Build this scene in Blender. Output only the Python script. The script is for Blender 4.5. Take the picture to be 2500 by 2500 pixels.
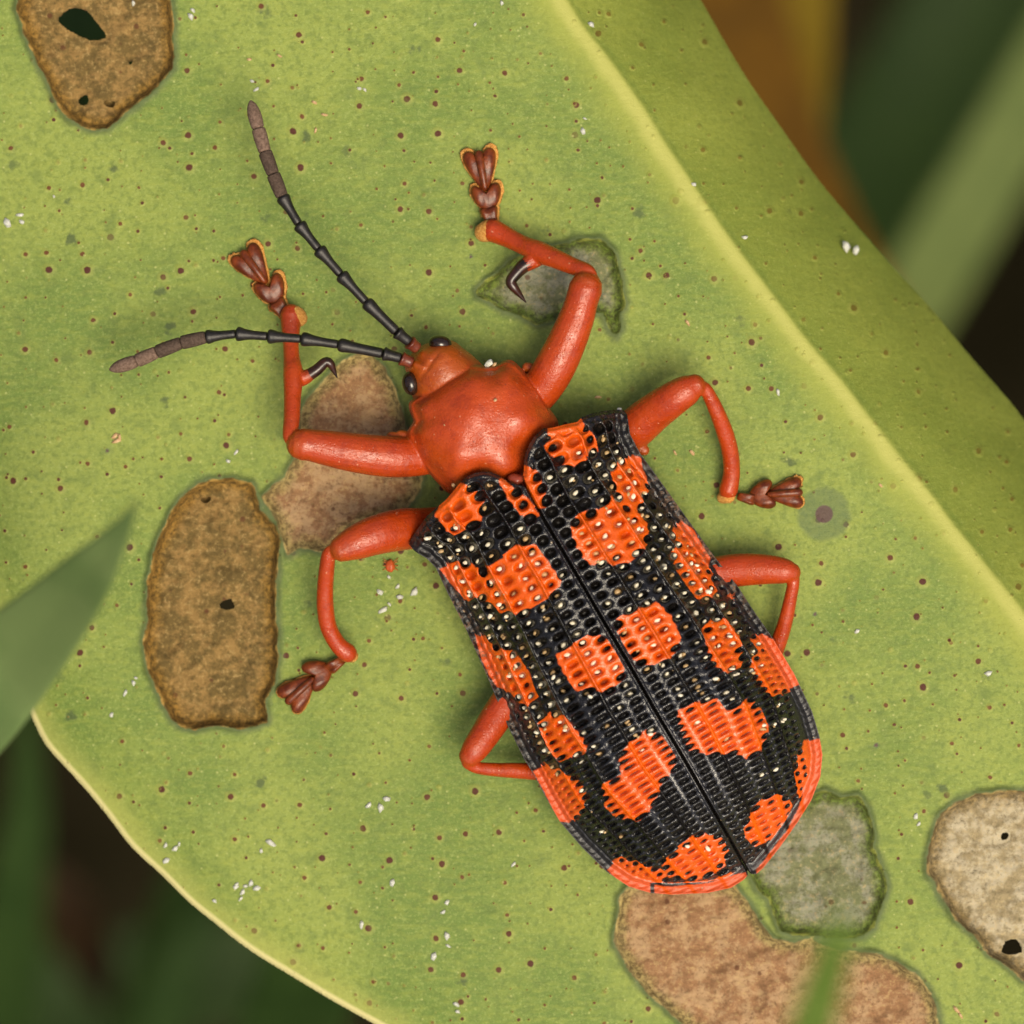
import bpy, bmesh, math, random
import numpy as np
from mathutils import Vector, Matrix, Quaternion, kdtree

# ------------------------------------------------------------------ scene, camera, light (1 unit = 1 mm)
sc = bpy.context.scene
for o in list(bpy.data.objects):
    bpy.data.objects.remove(o)
C = sc.collection
sc.unit_settings.scale_length = 0.001
H = 140.0                                   # camera height above the leaf

cam_d = bpy.data.cameras.new('camera')
cam = bpy.data.objects.new('camera', cam_d); C.objects.link(cam)
cam.location = (0, 0, H)
cam_d.sensor_width = 100.0
cam_d.lens = 100.0 * H / 25.0
cam_d.clip_start = 1.0
cam_d.clip_end = 20000.0
cam_d.dof.use_dof = True
cam_d.dof.focus_distance = H - 1.7
APERTURE = 2.3                              # lens opening in mm
cam_d.dof.aperture_fstop = cam_d.lens * 1e-3 / APERTURE
sc.camera = cam

SUN_EL, SUN_AZ = math.radians(69), math.radians(145)     # azimuth measured from +Y towards +X
world = bpy.data.worlds.new('World'); sc.world = world
world.use_nodes = True
wn = world.node_tree
sky = wn.nodes.new('ShaderNodeTexSky')
sky.sky_type = 'NISHITA'; sky.sun_disc = False
sky.sun_elevation = SUN_EL; sky.sun_rotation = SUN_AZ
sky.air_density = 0.7; sky.dust_density = 6.0; sky.ozone_density = 0.3
bg = wn.nodes['Background']; bg.inputs[1].default_value = 0.062
wn.links.new(sky.outputs[0], bg.inputs[0])
sun_d = bpy.data.lights.new('sun', 'SUN')
sun_d.energy = 1.5; sun_d.angle = math.radians(28); sun_d.color = (1.0, 0.89, 0.66)
sun = bpy.data.objects.new('sun', sun_d); C.objects.link(sun)
sdir = Vector((math.sin(SUN_AZ) * math.cos(SUN_EL), math.cos(SUN_AZ) * math.cos(SUN_EL), math.sin(SUN_EL)))
sun.rotation_euler = (-sdir).to_track_quat('-Z', 'Y').to_euler()
sun.location = sdir * 300
vs = sc.view_settings
vs.view_transform = 'Standard'; vs.look = 'None'; vs.gamma = 1.0; vs.use_curve_mapping = False
vs.exposure = 1.0
sc.cycles.max_bounces = 8

rng = np.random.default_rng(7)
random.seed(7)

# ------------------------------------------------------------------ helpers: places and numbers
def P(px, py, z=0.0):
    """point at height z that stands above photograph pixel (px, py); 100 px = 1 mm on the leaf"""
    k = (H - z) / H / 100.0
    return Vector(((px - 1250) * k, (1250 - py) * k, z))

def zoomed(pts, ox, oy, s):
    return [(ox + x / s, oy + y / s) for x, y in pts]

def smooth(x, a, b):
    t = np.clip((x - a) / (b - a), 0, 1)
    return t * t * (3 - 2 * t)

_perm = rng.permutation(4096)
_val = rng.random(4096) * 2 - 1
def vnoise(x, y, seed=0):
    xi = np.floor(x).astype(int); yi = np.floor(y).astype(int)
    fx = x - xi; fy = y - yi
    fx = fx * fx * (3 - 2 * fx); fy = fy * fy * (3 - 2 * fy)
    def h(i, j):
        return _val[_perm[(_perm[(i + seed * 131) & 4095] + j) & 4095]]
    return ((h(xi, yi) * (1 - fx) + h(xi + 1, yi) * fx) * (1 - fy)
            + (h(xi, yi + 1) * (1 - fx) + h(xi + 1, yi + 1) * fx) * fy)
def fbm(x, y, seed=0, octs=3):
    s = 0; a = 1.0
    for k in range(octs):
        s = s + a * vnoise(x * 2 ** k, y * 2 ** k, seed + k); a *= 0.5
    return s / 1.75

def seg_dist(X, Y, pts, closed):
    d2 = np.full(X.shape, 1e18)
    n = len(pts)
    for i in range(n if closed else n - 1):
        ax, ay = pts[i]; bx, by = pts[(i + 1) % n]
        ux, uy = bx - ax, by - ay
        L = ux * ux + uy * uy + 1e-12
        t = np.clip(((X - ax) * ux + (Y - ay) * uy) / L, 0, 1)
        d2 = np.minimum(d2, (X - ax - t * ux) ** 2 + (Y - ay - t * uy) ** 2)
    return np.sqrt(d2)

def inside(X, Y, pts):
    c = np.zeros(X.shape, bool)
    n = len(pts)
    for i in range(n):
        ax, ay = pts[i]; bx, by = pts[(i + 1) % n]
        if ay == by:
            continue
        c ^= ((ay > Y) != (by > Y)) & (X < (bx - ax) * (Y - ay) / (by - ay) + ax)
    return c

def sdf(X, Y, pts):
    d = seg_dist(X, Y, pts, True)
    return np.where(inside(X, Y, pts), d, -d)

def sdf_box(X, Y, pts, pad, far=None):
    """sdf evaluated only near the polygon, -far elsewhere"""
    far = pad if far is None else far
    p = np.array(pts)
    m = (X > p[:, 0].min() - pad) & (X < p[:, 0].max() + pad) & (Y > p[:, 1].min() - pad) & (Y < p[:, 1].max() + pad)
    out = np.full(X.shape, -far, float)
    if m.any():
        out[m] = np.maximum(sdf(X[m], Y[m], pts), -far)
    return out

def catmull(pts, n=4, closed=False):
    p = np.array(pts, float)
    out = []
    N = len(p)
    rngi = range(N) if closed else range(N - 1)
    for i in rngi:
        if closed:
            a, b, c, d = p[(i - 1) % N], p[i], p[(i + 1) % N], p[(i + 2) % N]
        else:
            a, b, c, d = p[max(i - 1, 0)], p[i], p[i + 1], p[min(i + 2, N - 1)]
        for k in range(n):
            t = k / n
            out.append(0.5 * ((2 * b) + (c - a) * t + (2 * a - 5 * b + 4 * c - d) * t * t + (3 * b - a - 3 * c + d) * t ** 3))
    if not closed:
        out.append(p[-1])
    return np.array(out)

# ------------------------------------------------------------------ helpers: meshes and objects
def mesh_from(name, verts, faces, smooth_shade=True, attrs=None, cols=None):
    me = bpy.data.meshes.new(name)
    verts = np.asarray(verts, np.float32)
    if isinstance(faces, np.ndarray):
        nf, k = faces.shape
        me.vertices.add(len(verts)); me.vertices.foreach_set('co', verts.ravel())
        me.loops.add(nf * k); me.loops.foreach_set('vertex_index', faces.astype(np.int32).ravel())
        me.polygons.add(nf)
        me.polygons.foreach_set('loop_start', np.arange(0, nf * k, k, dtype=np.int32))
        me.update(calc_edges=True)
    else:
        me.from_pydata([tuple(map(float, v)) for v in verts], [], [tuple(map(int, f)) for f in faces])
    if smooth_shade:
        me.polygons.foreach_set('use_smooth', np.ones(len(me.polygons), bool))
    for k, v in (attrs or {}).items():
        a = me.attributes.new(k, 'FLOAT', 'POINT'); a.data.foreach_set('value', np.asarray(v, np.float32))
    for k, v in (cols or {}).items():
        a = me.attributes.new(k, 'FLOAT_COLOR', 'POINT')
        v = np.asarray(v, np.float32)
        a.data.foreach_set('color', np.concatenate([v, np.ones((len(v), 1), np.float32)], 1).ravel())
    me.update()
    return me

def obj(name, me, material=None, parent=None):
    o = bpy.data.objects.new(name, me); C.objects.link(o)
    if material is not None and me is not None and not me.materials:
        me.materials.append(material)
    if parent is not None:
        o.parent = parent
        o.matrix_parent_inverse = parent_world(parent).inverted()
    return o

def parent_world(p):
    m = p.matrix_basis.copy()
    if p.parent is not None:
        m = parent_world(p.parent) @ p.matrix_parent_inverse @ m
    return m

def tag(o, label=None, cat=None, group=None, kind=None):
    if label: o['label'] = label
    if cat: o['category'] = cat
    if group: o['group'] = group
    if kind: o['kind'] = kind
    return o

def field_faces(s, h):
    """grid quads whose corners lie inside (s > 0) or just outside"""
    ny, nx = s.shape
    idx = np.arange(ny * nx).reshape(ny, nx)
    q = np.stack([idx[:-1, :-1], idx[:-1, 1:], idx[1:, 1:], idx[1:, :-1]], -1).reshape(-1, 4)
    sv = s.ravel(); hv = h.ravel()
    ok = (sv[q] > -0.8 * hv[q]).all(1) & (sv[q] > 0).any(1)
    return q[ok]

def snap(X, Y, s):
    gy, gx = np.gradient(s)
    dxx = np.gradient(X, axis=1); dyy = np.gradient(Y, axis=0)
    gx = gx / dxx; gy = gy / dyy
    g = np.sqrt(gx * gx + gy * gy) + 1e-9
    m = s < 0
    return np.where(m, X - s * gx / g / np.maximum(g, 0.5), X), np.where(m, Y - s * gy / g / np.maximum(g, 0.5), Y)

def boundary_edges(q):
    e = np.concatenate([q[:, [0, 1]], q[:, [1, 2]], q[:, [2, 3]], q[:, [3, 0]]])
    key = np.sort(e, 1)
    key = key[:, 0].astype(np.int64) * 10 ** 8 + key[:, 1]
    u, inv, cnt = np.unique(key, return_inverse=True, return_counts=True)
    return e[cnt[inv] == 1]

def compact(V, q, attrs=None, cols=None):
    u, inv = np.unique(q.ravel(), return_inverse=True)
    return V[u], inv.reshape(q.shape), {k: v[u] for k, v in (attrs or {}).items()}, {k: v[u] for k, v in (cols or {}).items()}

# ------------------------------------------------------------------ helpers: materials
class N:
    def __init__(s, name):
        s.m = bpy.data.materials.new(name); s.m.use_nodes = True
        s.t = s.m.node_tree
        s.b = s.t.nodes['Principled BSDF']
    def put(s, sock, v):
        if isinstance(v, bpy.types.NodeSocket):
            s.t.links.new(v, sock)
        elif isinstance(v, (tuple, list)):
            sock.default_value = (*v, 1.0) if (len(v) == 3 and sock.type == 'RGBA') else v
        else:
            sock.default_value = v
    def add(s, typ, ins=None, out=0, **props):
        n = s.t.nodes.new(typ)
        for k, v in props.items():
            setattr(n, k, v)
        for k, v in (ins or {}).items():
            s.put(n.inputs[k], v)
        return n.outputs[out]
    def mix(s, f, a, b, mode='MIX'):
        n = s.t.nodes.new('ShaderNodeMix'); n.data_type = 'RGBA'; n.blend_type = mode; n.clamp_factor = True
        s.put(n.inputs[0], f); s.put(n.inputs[6], a); s.put(n.inputs[7], b)
        return n.outputs[2]
    def math(s, op, a, b=0.0, clamp=False):
        n = s.t.nodes.new('ShaderNodeMath'); n.operation = op; n.use_clamp = clamp
        s.put(n.inputs[0], a); s.put(n.inputs[1], b)
        return n.outputs[0]
    def step(s, x, a, b, lo=0.0, hi=1.0):
        return s.add('ShaderNodeMapRange', {0: x, 1: a, 2: b, 3: lo, 4: hi}, interpolation_type='SMOOTHSTEP')
    @property
    def pos(s):
        if not hasattr(s, '_p'):
            s._p = s.t.nodes.new('ShaderNodeTexCoord').outputs['Object']
        return s._p
    def scaled(s, sc3, rot=(0, 0, 0)):
        return s.add('ShaderNodeMapping', {0: s.pos, 2: rot, 3: sc3})
    def noise(s, scale, detail=3.0, rough=0.55, vec=None, out=0, dist=0.0):
        return s.add('ShaderNodeTexNoise', {'Vector': vec or s.pos, 'Scale': scale, 'Detail': detail, 'Roughness': rough, 'Distortion': dist}, out)
    def vor(s, scale, out=0, vec=None, rand=1.0):
        return s.add('ShaderNodeTexVoronoi', {'Vector': vec or s.pos, 'Scale': scale, 'Randomness': rand}, out, voronoi_dimensions='3D')
    def attr(s, name, out=2):
        return s.add('ShaderNodeAttribute', None, out, attribute_name=name)
    def bump(s, h, strength=0.3, dist=0.05):
        return s.add('ShaderNodeBump', {'Strength': strength, 'Distance': dist, 'Height': h})
    def done(s, color=None, rough=None, spec=None, normal=None, **kw):
        if color is not None: s.put(s.b.inputs['Base Color'], color)
        if rough is not None: s.put(s.b.inputs['Roughness'], rough)
        if spec is not None: s.put(s.b.inputs['Specular IOR Level'], spec)
        if normal is not None: s.put(s.b.inputs['Normal'], normal)
        for k, v in kw.items():
            s.put(s.b.inputs[k.replace('_', ' ')], v)
        return s.m

def leaf_material():
    n = N('green_leaf')
    les = n.attr('lesion'); edge = n.attr('edge'); ridge = n.attr('ridge')
    big = n.noise(0.22, 3, 0.5)
    fine = n.noise(7.0, 4, 0.7)
    fib = n.noise(1.0, 4, 0.65, n.scaled((2.2, 7.5, 3.0), (0, 0, math.radians(-18))))
    col = n.mix(n.step(big, 0.38, 0.62), (0.132, 0.200, 0.036), (0.226, 0.282, 0.054))
    col = n.mix(n.math('MULTIPLY', n.step(fib, 0.42, 0.70), 0.40), col, (0.290, 0.325, 0.055))
    grain = n.noise(13.0, 5, 0.8)
    col = n.mix(n.math('MULTIPLY', n.step(grain, 0.50, 0.64), 0.60), col, (0.310, 0.370, 0.100))
    col = n.mix(n.math('MULTIPLY', n.step(fine, 0.54, 0.36), 0.55), col, (0.105, 0.155, 0.026))
    mid = n.noise(1.7, 3, 0.6)
    col = n.mix(n.math('MULTIPLY', n.step(mid, 0.55, 0.72), 0.5), col, (0.105, 0.158, 0.034))
    # bruised dark spots
    br = n.vor(0.85); brc = n.vor(0.85, 1)
    brs = n.add('ShaderNodeSeparateColor', {0: brc})
    bn = n.math('ADD', br, n.math('MULTIPLY', n.math('SUBTRACT', n.noise(5.0, 2), 0.5), 0.35))
    bm = n.math('MULTIPLY', n.step(bn, 0.16, 0.05), n.step(brs, 0.40, 0.75))
    col = n.mix(n.math('MULTIPLY', bm, 0.85), col, (0.065, 0.095, 0.032))
    # oil glands: brown dot with a pale ring
    hts = None
    for sc_, thr, r0, r1, seed in ((1.18, 0.40, 0.040, 0.110, 0.0), (1.5, 0.52, 0.030, 0.070, 31.7), (2.1, 0.66, 0.022, 0.055, 77.1)):
        vec = n.add('ShaderNodeVectorMath', {0: n.pos, 1: (seed, seed * 0.37, 0.0)}, operation='ADD')
        flat = n.add('ShaderNodeVectorMath', {0: vec, 1: (1.0, 1.0, 0.35)}, operation='MULTIPLY')
        d = n.add('ShaderNodeTexVoronoi', {'Vector': flat, 'Scale': sc_}, 0, voronoi_dimensions='2D')
        dc = n.add('ShaderNodeTexVoronoi', {'Vector': flat, 'Scale': sc_}, 1, voronoi_dimensions='2D')
        rr = n.add('ShaderNodeSeparateColor', {0: dc}, 0); rg = n.add('ShaderNodeSeparateColor', {0: dc}, 1)
        rad = n.add('ShaderNodeMapRange', {0: rg, 1: 0.0, 2: 1.0, 3: r0, 4: r1})
        d = n.math('ADD', d, n.math('MULTIPLY', n.math('SUBTRACT', n.noise(9.0, 3), 0.5), 0.075))
        q = n.math('DIVIDE', d, rad)
        on = n.math('MULTIPLY', n.step(rr, thr, thr + 0.02), n.step(n.noise(0.42, 2, 0.5, vec), 0.32, 0.44, 0.0, 1.0))
        halo = n.math('MULTIPLY', n.math('MULTIPLY', n.step(q, 2.4, 1.2), on), n.math('MULTIPLY', rr, 0.42))
        dot = n.math('MULTIPLY', n.step(q, 1.08, 0.75), on)
        dot = n.math('MULTIPLY', dot, n.step(rg, 0.02, 0.30))
        col = n.mix(halo, col, (0.360, 0.360, 0.085))
        col = n.mix(dot, col, n.mix(rg, (0.16, 0.07, 0.014), (0.070, 0.018, 0.009)))
        hgt = n.math('MULTIPLY', n.step(q, 2.2, 0.6), on)
        hts = hgt if hts is None else n.math('ADD', hts, hgt)
    # pale specks in the skin
    ps = n.vor(4.6); pc = n.add('ShaderNodeSeparateColor', {0: n.vor(4.6, 1)})
    col = n.mix(n.math('MULTIPLY', n.math('MULTIPLY', n.step(ps, 0.17, 0.08), n.step(pc, 0.62, 0.66)), 0.6), col, (0.42, 0.44, 0.15))
    # yellow fold line and far half
    rj = n.math('ADD', ridge, n.math('MULTIPLY', n.math('SUBTRACT', n.noise(0.9, 3), 0.5), 0.5))
    col = n.mix(n.math('MULTIPLY', n.math('MULTIPLY', n.step(rj, -1.15, -0.1), n.step(ridge, 0.30, 0.05)), 0.80), col, (0.300, 0.330, 0.055))
    rj2 = n.math('ADD', ridge, n.math('MULTIPLY', n.math('SUBTRACT', n.noise(1.6, 3), 0.5), 0.25))
    col = n.mix(n.math('MULTIPLY', n.math('MULTIPLY', n.step(rj2, -0.36, -0.04), n.step(ridge, 0.22, 0.05)), 0.75), col, (0.430, 0.425, 0.110))
    col = n.mix(n.math('MULTIPLY', n.step(ridge, 0.08, 0.4), 0.40), col, (0.250, 0.262, 0.034))
    # cream thickened margin
    col = n.mix(n.math('MULTIPLY', n.step(edge, 0.85, 0.10), 0.55), col, (0.37, 0.38, 0.09))
    er = n.math('MULTIPLY', n.step(edge, 0.20, 0.10), n.step(ridge, 1.5, 0.5))
    col = n.mix(n.math('MULTIPLY', er, 0.95), col, (0.62, 0.56, 0.25))
    # stains with a grey-green ring
    st = n.attr('stain')
    col = n.mix(n.math('MULTIPLY', n.step(n.math('ADD', st, n.math('MULTIPLY', n.math('SUBTRACT', n.noise(2.6, 4, 0.7), 0.5), 1.1)), 0.10, 0.95), 0.6), col, (0.085, 0.125, 0.055))
    col = n.mix(n.math('MULTIPLY', n.step(st, 1.1, 1.5), 0.85), col, (0.095, 0.045, 0.050))
    # feeding scars
    lj = n.math('ADD', les, n.math('MULTIPLY', n.math('SUBTRACT', n.noise(5.5, 4, 0.65), 0.5), 0.10))
    col = n.mix(n.math('MULTIPLY', n.step(lj, -0.24, -0.04), 0.85), col, (0.078, 0.105, 0.038))
    lc = n.attr('scar_a', 0); lc2 = n.attr('scar_b', 0); lrim = n.attr('scar_rim', 0)
    m1 = n.noise(1.8, 6, 0.75); m2 = n.noise(8.0, 5, 0.8)
    scar = n.mix(n.step(m1, 0.43, 0.58), n.mix(0.22, lc, (0.075, 0.060, 0.024)), lc2)
    scar = n.mix(n.math('MULTIPLY', n.step(m2, 0.53, 0.64), 0.75), scar, n.mix(0.55, lc2, (0.55, 0.40, 0.16)))
    scar = n.mix(n.math('MULTIPLY', n.step(m2, 0.48, 0.36), 0.80), scar, n.mix(0.55, lc, (0.05, 0.04, 0.015)))
    pv = n.vor(2.3); pvc = n.add('ShaderNodeSeparateColor', {0: n.vor(2.3, 1)})
    scar = n.mix(n.math('MULTIPLY', n.math('MULTIPLY', n.step(pv, 0.20, 0.11), n.step(pvc, 0.62, 0.66)), 0.7), scar, (0.10, 0.030, 0.015))
    band = n.math('ADD', les, n.math('MULTIPLY', n.math('SUBTRACT', n.noise(3.2, 4, 0.7), 0.5), 0.5))
    scar = n.mix(n.math('MULTIPLY', n.step(band, 0.42, 0.08), 0.85), scar, n.mix(n.step(m2, 0.42, 0.58), n.mix(0.75, lrim, (0.030, 0.022, 0.006)), lrim))
    col = n.mix(n.step(lj, -0.03, 0.02), col, scar)
    rimline = n.math('MULTIPLY', n.step(lj, -0.05, 0.0), n.step(lj, 0.07, 0.02))
    col = n.mix(n.math('MULTIPLY', rimline, n.step(n.noise(4.0, 2), 0.35, 0.6, 0.25, 0.95)), col, n.mix(n.step(n.noise(2.4, 2), 0.45, 0.6), n.mix(0.72, lrim, (0.02, 0.016, 0.005)), n.mix(0.25, lrim, (0.50, 0.36, 0.12))))
    h = n.math('ADD', n.math('MULTIPLY', fine, 0.5), n.math('MULTIPLY', fib, 0.6))
    h = n.math('ADD', h, n.math('MULTIPLY', n.noise(24.0, 3, 0.7), 0.5))
    h = n.math('ADD', h, n.math('MULTIPLY', n.math('MULTIPLY', n.step(les, 0.0, 0.08), m2), 3.2))
    h = n.math('ADD', h, n.math('MULTIPLY', hts, 0.7))
    rough = n.math('ADD', n.step(les, -0.03, 0.05, 0.50, 0.80), n.math('MULTIPLY', n.math('SUBTRACT', fine, 0.5), 0.3))
    return n.done(col, rough, 0.22, n.bump(h, 0.60, 0.05))

def shell_material():
    n = N('wing_case')
    org = n.attr('orange'); pit = n.attr('pit'); dirt = n.attr('dirt')
    e = n.math('ADD', org, n.math('MULTIPLY', n.math('SUBTRACT', n.noise(14.0, 2), 0.5), 0.05))
    om = n.step(e, -0.022, 0.022)
    v = n.noise(2.5, 3)
    o = n.mix(v, (0.66, 0.080, 0.002), (0.80, 0.122, 0.003))
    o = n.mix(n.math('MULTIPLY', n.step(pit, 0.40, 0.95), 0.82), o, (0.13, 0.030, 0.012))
    k = n.mix(n.noise(9.0, 3), (0.004, 0.0035, 0.003), (0.011, 0.009, 0.008))
    o = n.mix(n.math('MULTIPLY', n.attr('margin'), 0.6), o, (0.46, 0.055, 0.003))
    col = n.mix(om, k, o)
    dn = n.math('MULTIPLY', dirt, n.step(n.noise(7.0, 5, 0.75), 0.50, 0.60))
    col = n.mix(n.math('MULTIPLY', dn, 0.75), col, n.mix(n.noise(12.0, 3), (0.05, 0.032, 0.022), (0.30, 0.17, 0.09)))
    sp = n.vor(5.2); spc = n.add('ShaderNodeSeparateColor', {0: n.vor(5.2, 1)})
    col = n.mix(n.math('MULTIPLY', n.math('MULTIPLY', n.step(sp, 0.15, 0.09), n.step(spc, 0.90, 0.92)), 0.8), col, (0.40, 0.28, 0.15))
    rough = n.math('ADD', n.math('MULTIPLY', om, 0.08), n.add('ShaderNodeMapRange', {0: n.noise(6.0, 3), 1: 0.3, 2: 0.7, 3: 0.10, 4: 0.26}))
    rough = n.math('ADD', rough, n.math('MULTIPLY', dn, 0.4))
    h = n.math('ADD', n.noise(11.0, 3, 0.6), n.math('MULTIPLY', n.noise(32.0, 2), 0.3))
    spec = n.math('MULTIPLY', n.step(n.attr('matt'), 0.10, 0.85, 1.0, 0.22), 0.62)
    rough = n.math('ADD', rough, n.math('MULTIPLY', n.attr('margin'), 0.22))
    rr_ = n.attr('rear')
    rough = n.math('ADD', rough, n.math('MULTIPLY', rr_, 0.10))
    spec = n.math('MULTIPLY', spec, n.math('ADD', 1.0, n.math('MULTIPLY', rr_, 0.6)))
    return n.done(col, rough, spec, n.bump(h, 0.6, 0.04))

def body_material():
    n = N('red_cuticle')
    c = n.attr('tone', 0)
    col = n.mix(n.math('MULTIPLY', n.step(n.noise(1.1, 3, 0.6), 0.40, 0.70), 0.35), c, n.mix(0.45, c, (0.60, 0.11, 0.010)))
    col = n.mix(n.math('MULTIPLY', n.step(n.noise(2.6, 6, 0.75), 0.52, 0.38), 0.45), col, n.mix(0.65, c, (0.18, 0.014, 0.006)))
    sp = n.vor(6.5); spc = n.add('ShaderNodeSeparateColor', {0: n.vor(6.5, 1)})
    spk = n.math('MULTIPLY', n.step(sp, 0.19, 0.10), n.step(spc, 0.80, 0.84))
    col = n.mix(n.math('MULTIPLY', spk, 0.45), col, (0.75, 0.36, 0.20))
    col = n.mix(n.math('MULTIPLY', n.math('MULTIPLY', n.step(sp, 0.16, 0.10), n.step(spc, 0.06, 0.03)), 0.6), col, (0.09, 0.015, 0.008))
    rough = n.add('ShaderNodeMapRange', {0: n.noise(3.0, 6, 0.75), 1: 0.35, 2: 0.65, 3: 0.16, 4: 0.50})
    h = n.math('ADD', n.math('MULTIPLY', n.noise(2.2, 3, 0.55), 1.8), n.math('MULTIPLY', n.noise(16.0, 4, 0.7), 0.45))
    h = n.math('ADD', h, n.math('MULTIPLY', spk, 0.35))
    pn = n.vor(13.0); h = n.math('SUBTRACT', h, n.math('MULTIPLY', n.step(pn, 0.32, 0.10), 0.45))
    wv = n.noise(1.0, 3, 0.6, n.scaled((3.0, 9.0, 5.0), (0.3, 0.2, 0.6))); h = n.math('ADD', h, n.math('MULTIPLY', wv, 0.6))
    return n.done(col, rough, 0.55, n.bump(h, 0.34, 0.06))

def plain(name, c1, c2, scale=6.0, rough=0.45, spec=0.5, bump=0.2, bscale=14.0, bdist=0.02, **kw):
    n = N(name)
    col = n.mix(n.step(n.noise(scale, 4, 0.65), 0.35, 0.65), c1, c2)
    return n.done(col, rough, spec, n.bump(n.noise(bscale, 3, 0.65), bump, bdist), **kw)

def blade_material(name, c1, c2, vein):
    n = N(name)
    u = n.attr('across')
    w = n.add('ShaderNodeTexWave', {0: n.add('ShaderNodeCombineXYZ', {0: u, 1: 0.0, 2: 0.0}), 'Scale': 9.0, 'Distortion': 0.6, 'Detail': 2.0})
    col = n.mix(n.step(n.noise(0.5, 3), 0.35, 0.65), c1, c2)
    col = n.mix(n.math('MULTIPLY', w, 0.35), col, vein)
    col = n.mix(n.math('MULTIPLY', n.step(n.noise(8.0, 3), 0.60, 0.72), 0.4), col, c1)
    return n.done(col, 0.6, 0.12, n.bump(n.math('ADD', w, n.noise(9.0, 3)), 0.25, 0.04))

M_LEAF = leaf_material()
M_SHELL = shell_material()
M_BODY = body_material()
M_EYE = plain('dark_eye', (0.010, 0.006, 0.004), (0.030, 0.014, 0.007), 5.0, 0.16, 0.6, 0.12, 34.0)
M_ANT = plain('black_antenna', (0.008, 0.007, 0.006), (0.020, 0.016, 0.013), 9.0, 0.38, 0.45, 0.35, 40.0)
M_ANT2 = plain('velvet_antenna', (0.055, 0.035, 0.024), (0.105, 0.070, 0.050), 16.0, 0.75, 0.25, 0.6, 42.0, 0.03)
M_ANT3 = plain('velvet_antenna_tip', (0.12, 0.075, 0.052), (0.22, 0.145, 0.105), 16.0, 0.80, 0.2, 0.6, 42.0, 0.03)
M_SCAPE = plain('brown_scape', (0.10, 0.018, 0.008), (0.16, 0.035, 0.012), 9.0, 0.30)
M_FOOT = plain('brown_foot', (0.085, 0.016, 0.004), (0.200, 0.042, 0.008), 4.5, 0.30, 0.35, 0.35, 20.0)
M_FRINGE = plain('yellow_hairs', (0.50, 0.20, 0.035), (0.72, 0.38, 0.10), 20.0, 0.8, 0.2, 0.8, 45.0, 0.04)
M_SPUR = plain('black_spur', (0.012, 0.007, 0.005), (0.045, 0.014, 0.008), 3.0, 0.28)
M_SCUT = plain('dark_red_scutellum', (0.22, 0.035, 0.015), (0.32, 0.06, 0.03), 5.0, 0.28)
M_GRAIN = plain('cream_granule', (0.68, 0.60, 0.42), (0.86, 0.82, 0.70), 3.0, 0.35, 0.5, 0.3, 20.0)
M_GRAIN2 = plain('tan_granule', (0.38, 0.24, 0.10), (0.58, 0.40, 0.19), 3.0, 0.45, 0.5, 0.3, 20.0)
M_FLAKE = plain('white_wax', (0.45, 0.46, 0.38), (0.68, 0.68, 0.60), 9.0, 0.55, 0.4, 0.6, 24.0, 0.03)
M_CRUMB = plain('tan_crumb', (0.45, 0.27, 0.12), (0.70, 0.50, 0.28), 9.0, 0.7, 0.3, 0.6, 24.0, 0.03)
M_MITE = plain('orange_mite', (0.40, 0.06, 0.012), (0.52, 0.10, 0.02), 7.0, 0.4)

# ------------------------------------------------------------------ ground far below
gm = N('dark_soil')
gcol = gm.mix(gm.step(gm.noise(0.03, 5), 0.4, 0.65), (0.006, 0.005, 0.002), (0.016, 0.013, 0.006))
gm = gm.done(gcol, 0.95, 0.03, gm.bump(gm.noise(0.2, 5), 0.6, 2.0))
g = 6000.0
NG = 40
gx = np.linspace(-1, 1, NG); gx = np.sign(gx) * np.abs(gx) ** 2.2 * g
GX, GY = np.meshgrid(gx, gx)
GV = np.stack([GX, GY, -300 + 12 * fbm(GX / 90, GY / 90, 3)], -1).reshape(-1, 3)
ii = np.arange(NG * NG).reshape(NG, NG)
gq = np.stack([ii[:-1, :-1], ii[:-1, 1:], ii[1:, 1:], ii[1:, :-1]], -1).reshape(-1, 4)
tag(obj('ground', mesh_from('ground', GV, gq), gm), kind='structure')

# ------------------------------------------------------------------ the big leaf
RIDGE = [(700, -1500), (1000, -700), (1230, -240), (1368, 0), (1430, 106), (1505, 186), (1561, 273), (1629, 366), (1697, 466), (1747, 559),
         (1797, 627), (1859, 702), (1921, 789), (1962, 838), (2050, 942), (2128, 1048), (2205, 1150), (2297, 1271), (2378, 1365),
         (2459, 1464), (2500, 1518), (2700, 1790), (3000, 2200), (3400, 2800), (3700, 3300)]
REDGE = [(1380, -560), (1560, -260), (1710, 0), (1772, 112), (1828, 205), (1890, 292), (1983, 422), (2076, 534), (2170, 640), (2263, 739),
         (2356, 851), (2449, 957), (2500, 1019), (2760, 1360), (3200, 2000), (3700, 2900)]
LEDGE = [(888, 2499), (797, 2448), (712, 2397), (626, 2345), (569, 2305), (513, 2260), (456, 2214), (387, 2146), (313, 2078), (256, 2004),
         (199, 1935), (142, 1873), (97, 1821), (63, 1753), (20, 1660), (-30, 1540), (-90, 1350), (-170, 1050), (-230, 700), (-270, 300),
         (-280, -100), (-230, -500), (-90, -900), (150, -1250), (420, -1460)]
def wpt(p, z=0.0):
    v = P(p[0], p[1], z); return (v.x, v.y)
ridge_w = [wpt(p) for p in catmull([RIDGE[i] for i in (0, 1, 2, 3, 6, 9, 12, 15, 18, 20, 21, 22, 23, 24)], 3)]
left_w = [wpt(p) for p in catmull(LEDGE, 3)]
right_w = [wpt(p, -3.6) for p in catmull(REDGE, 3)]
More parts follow.
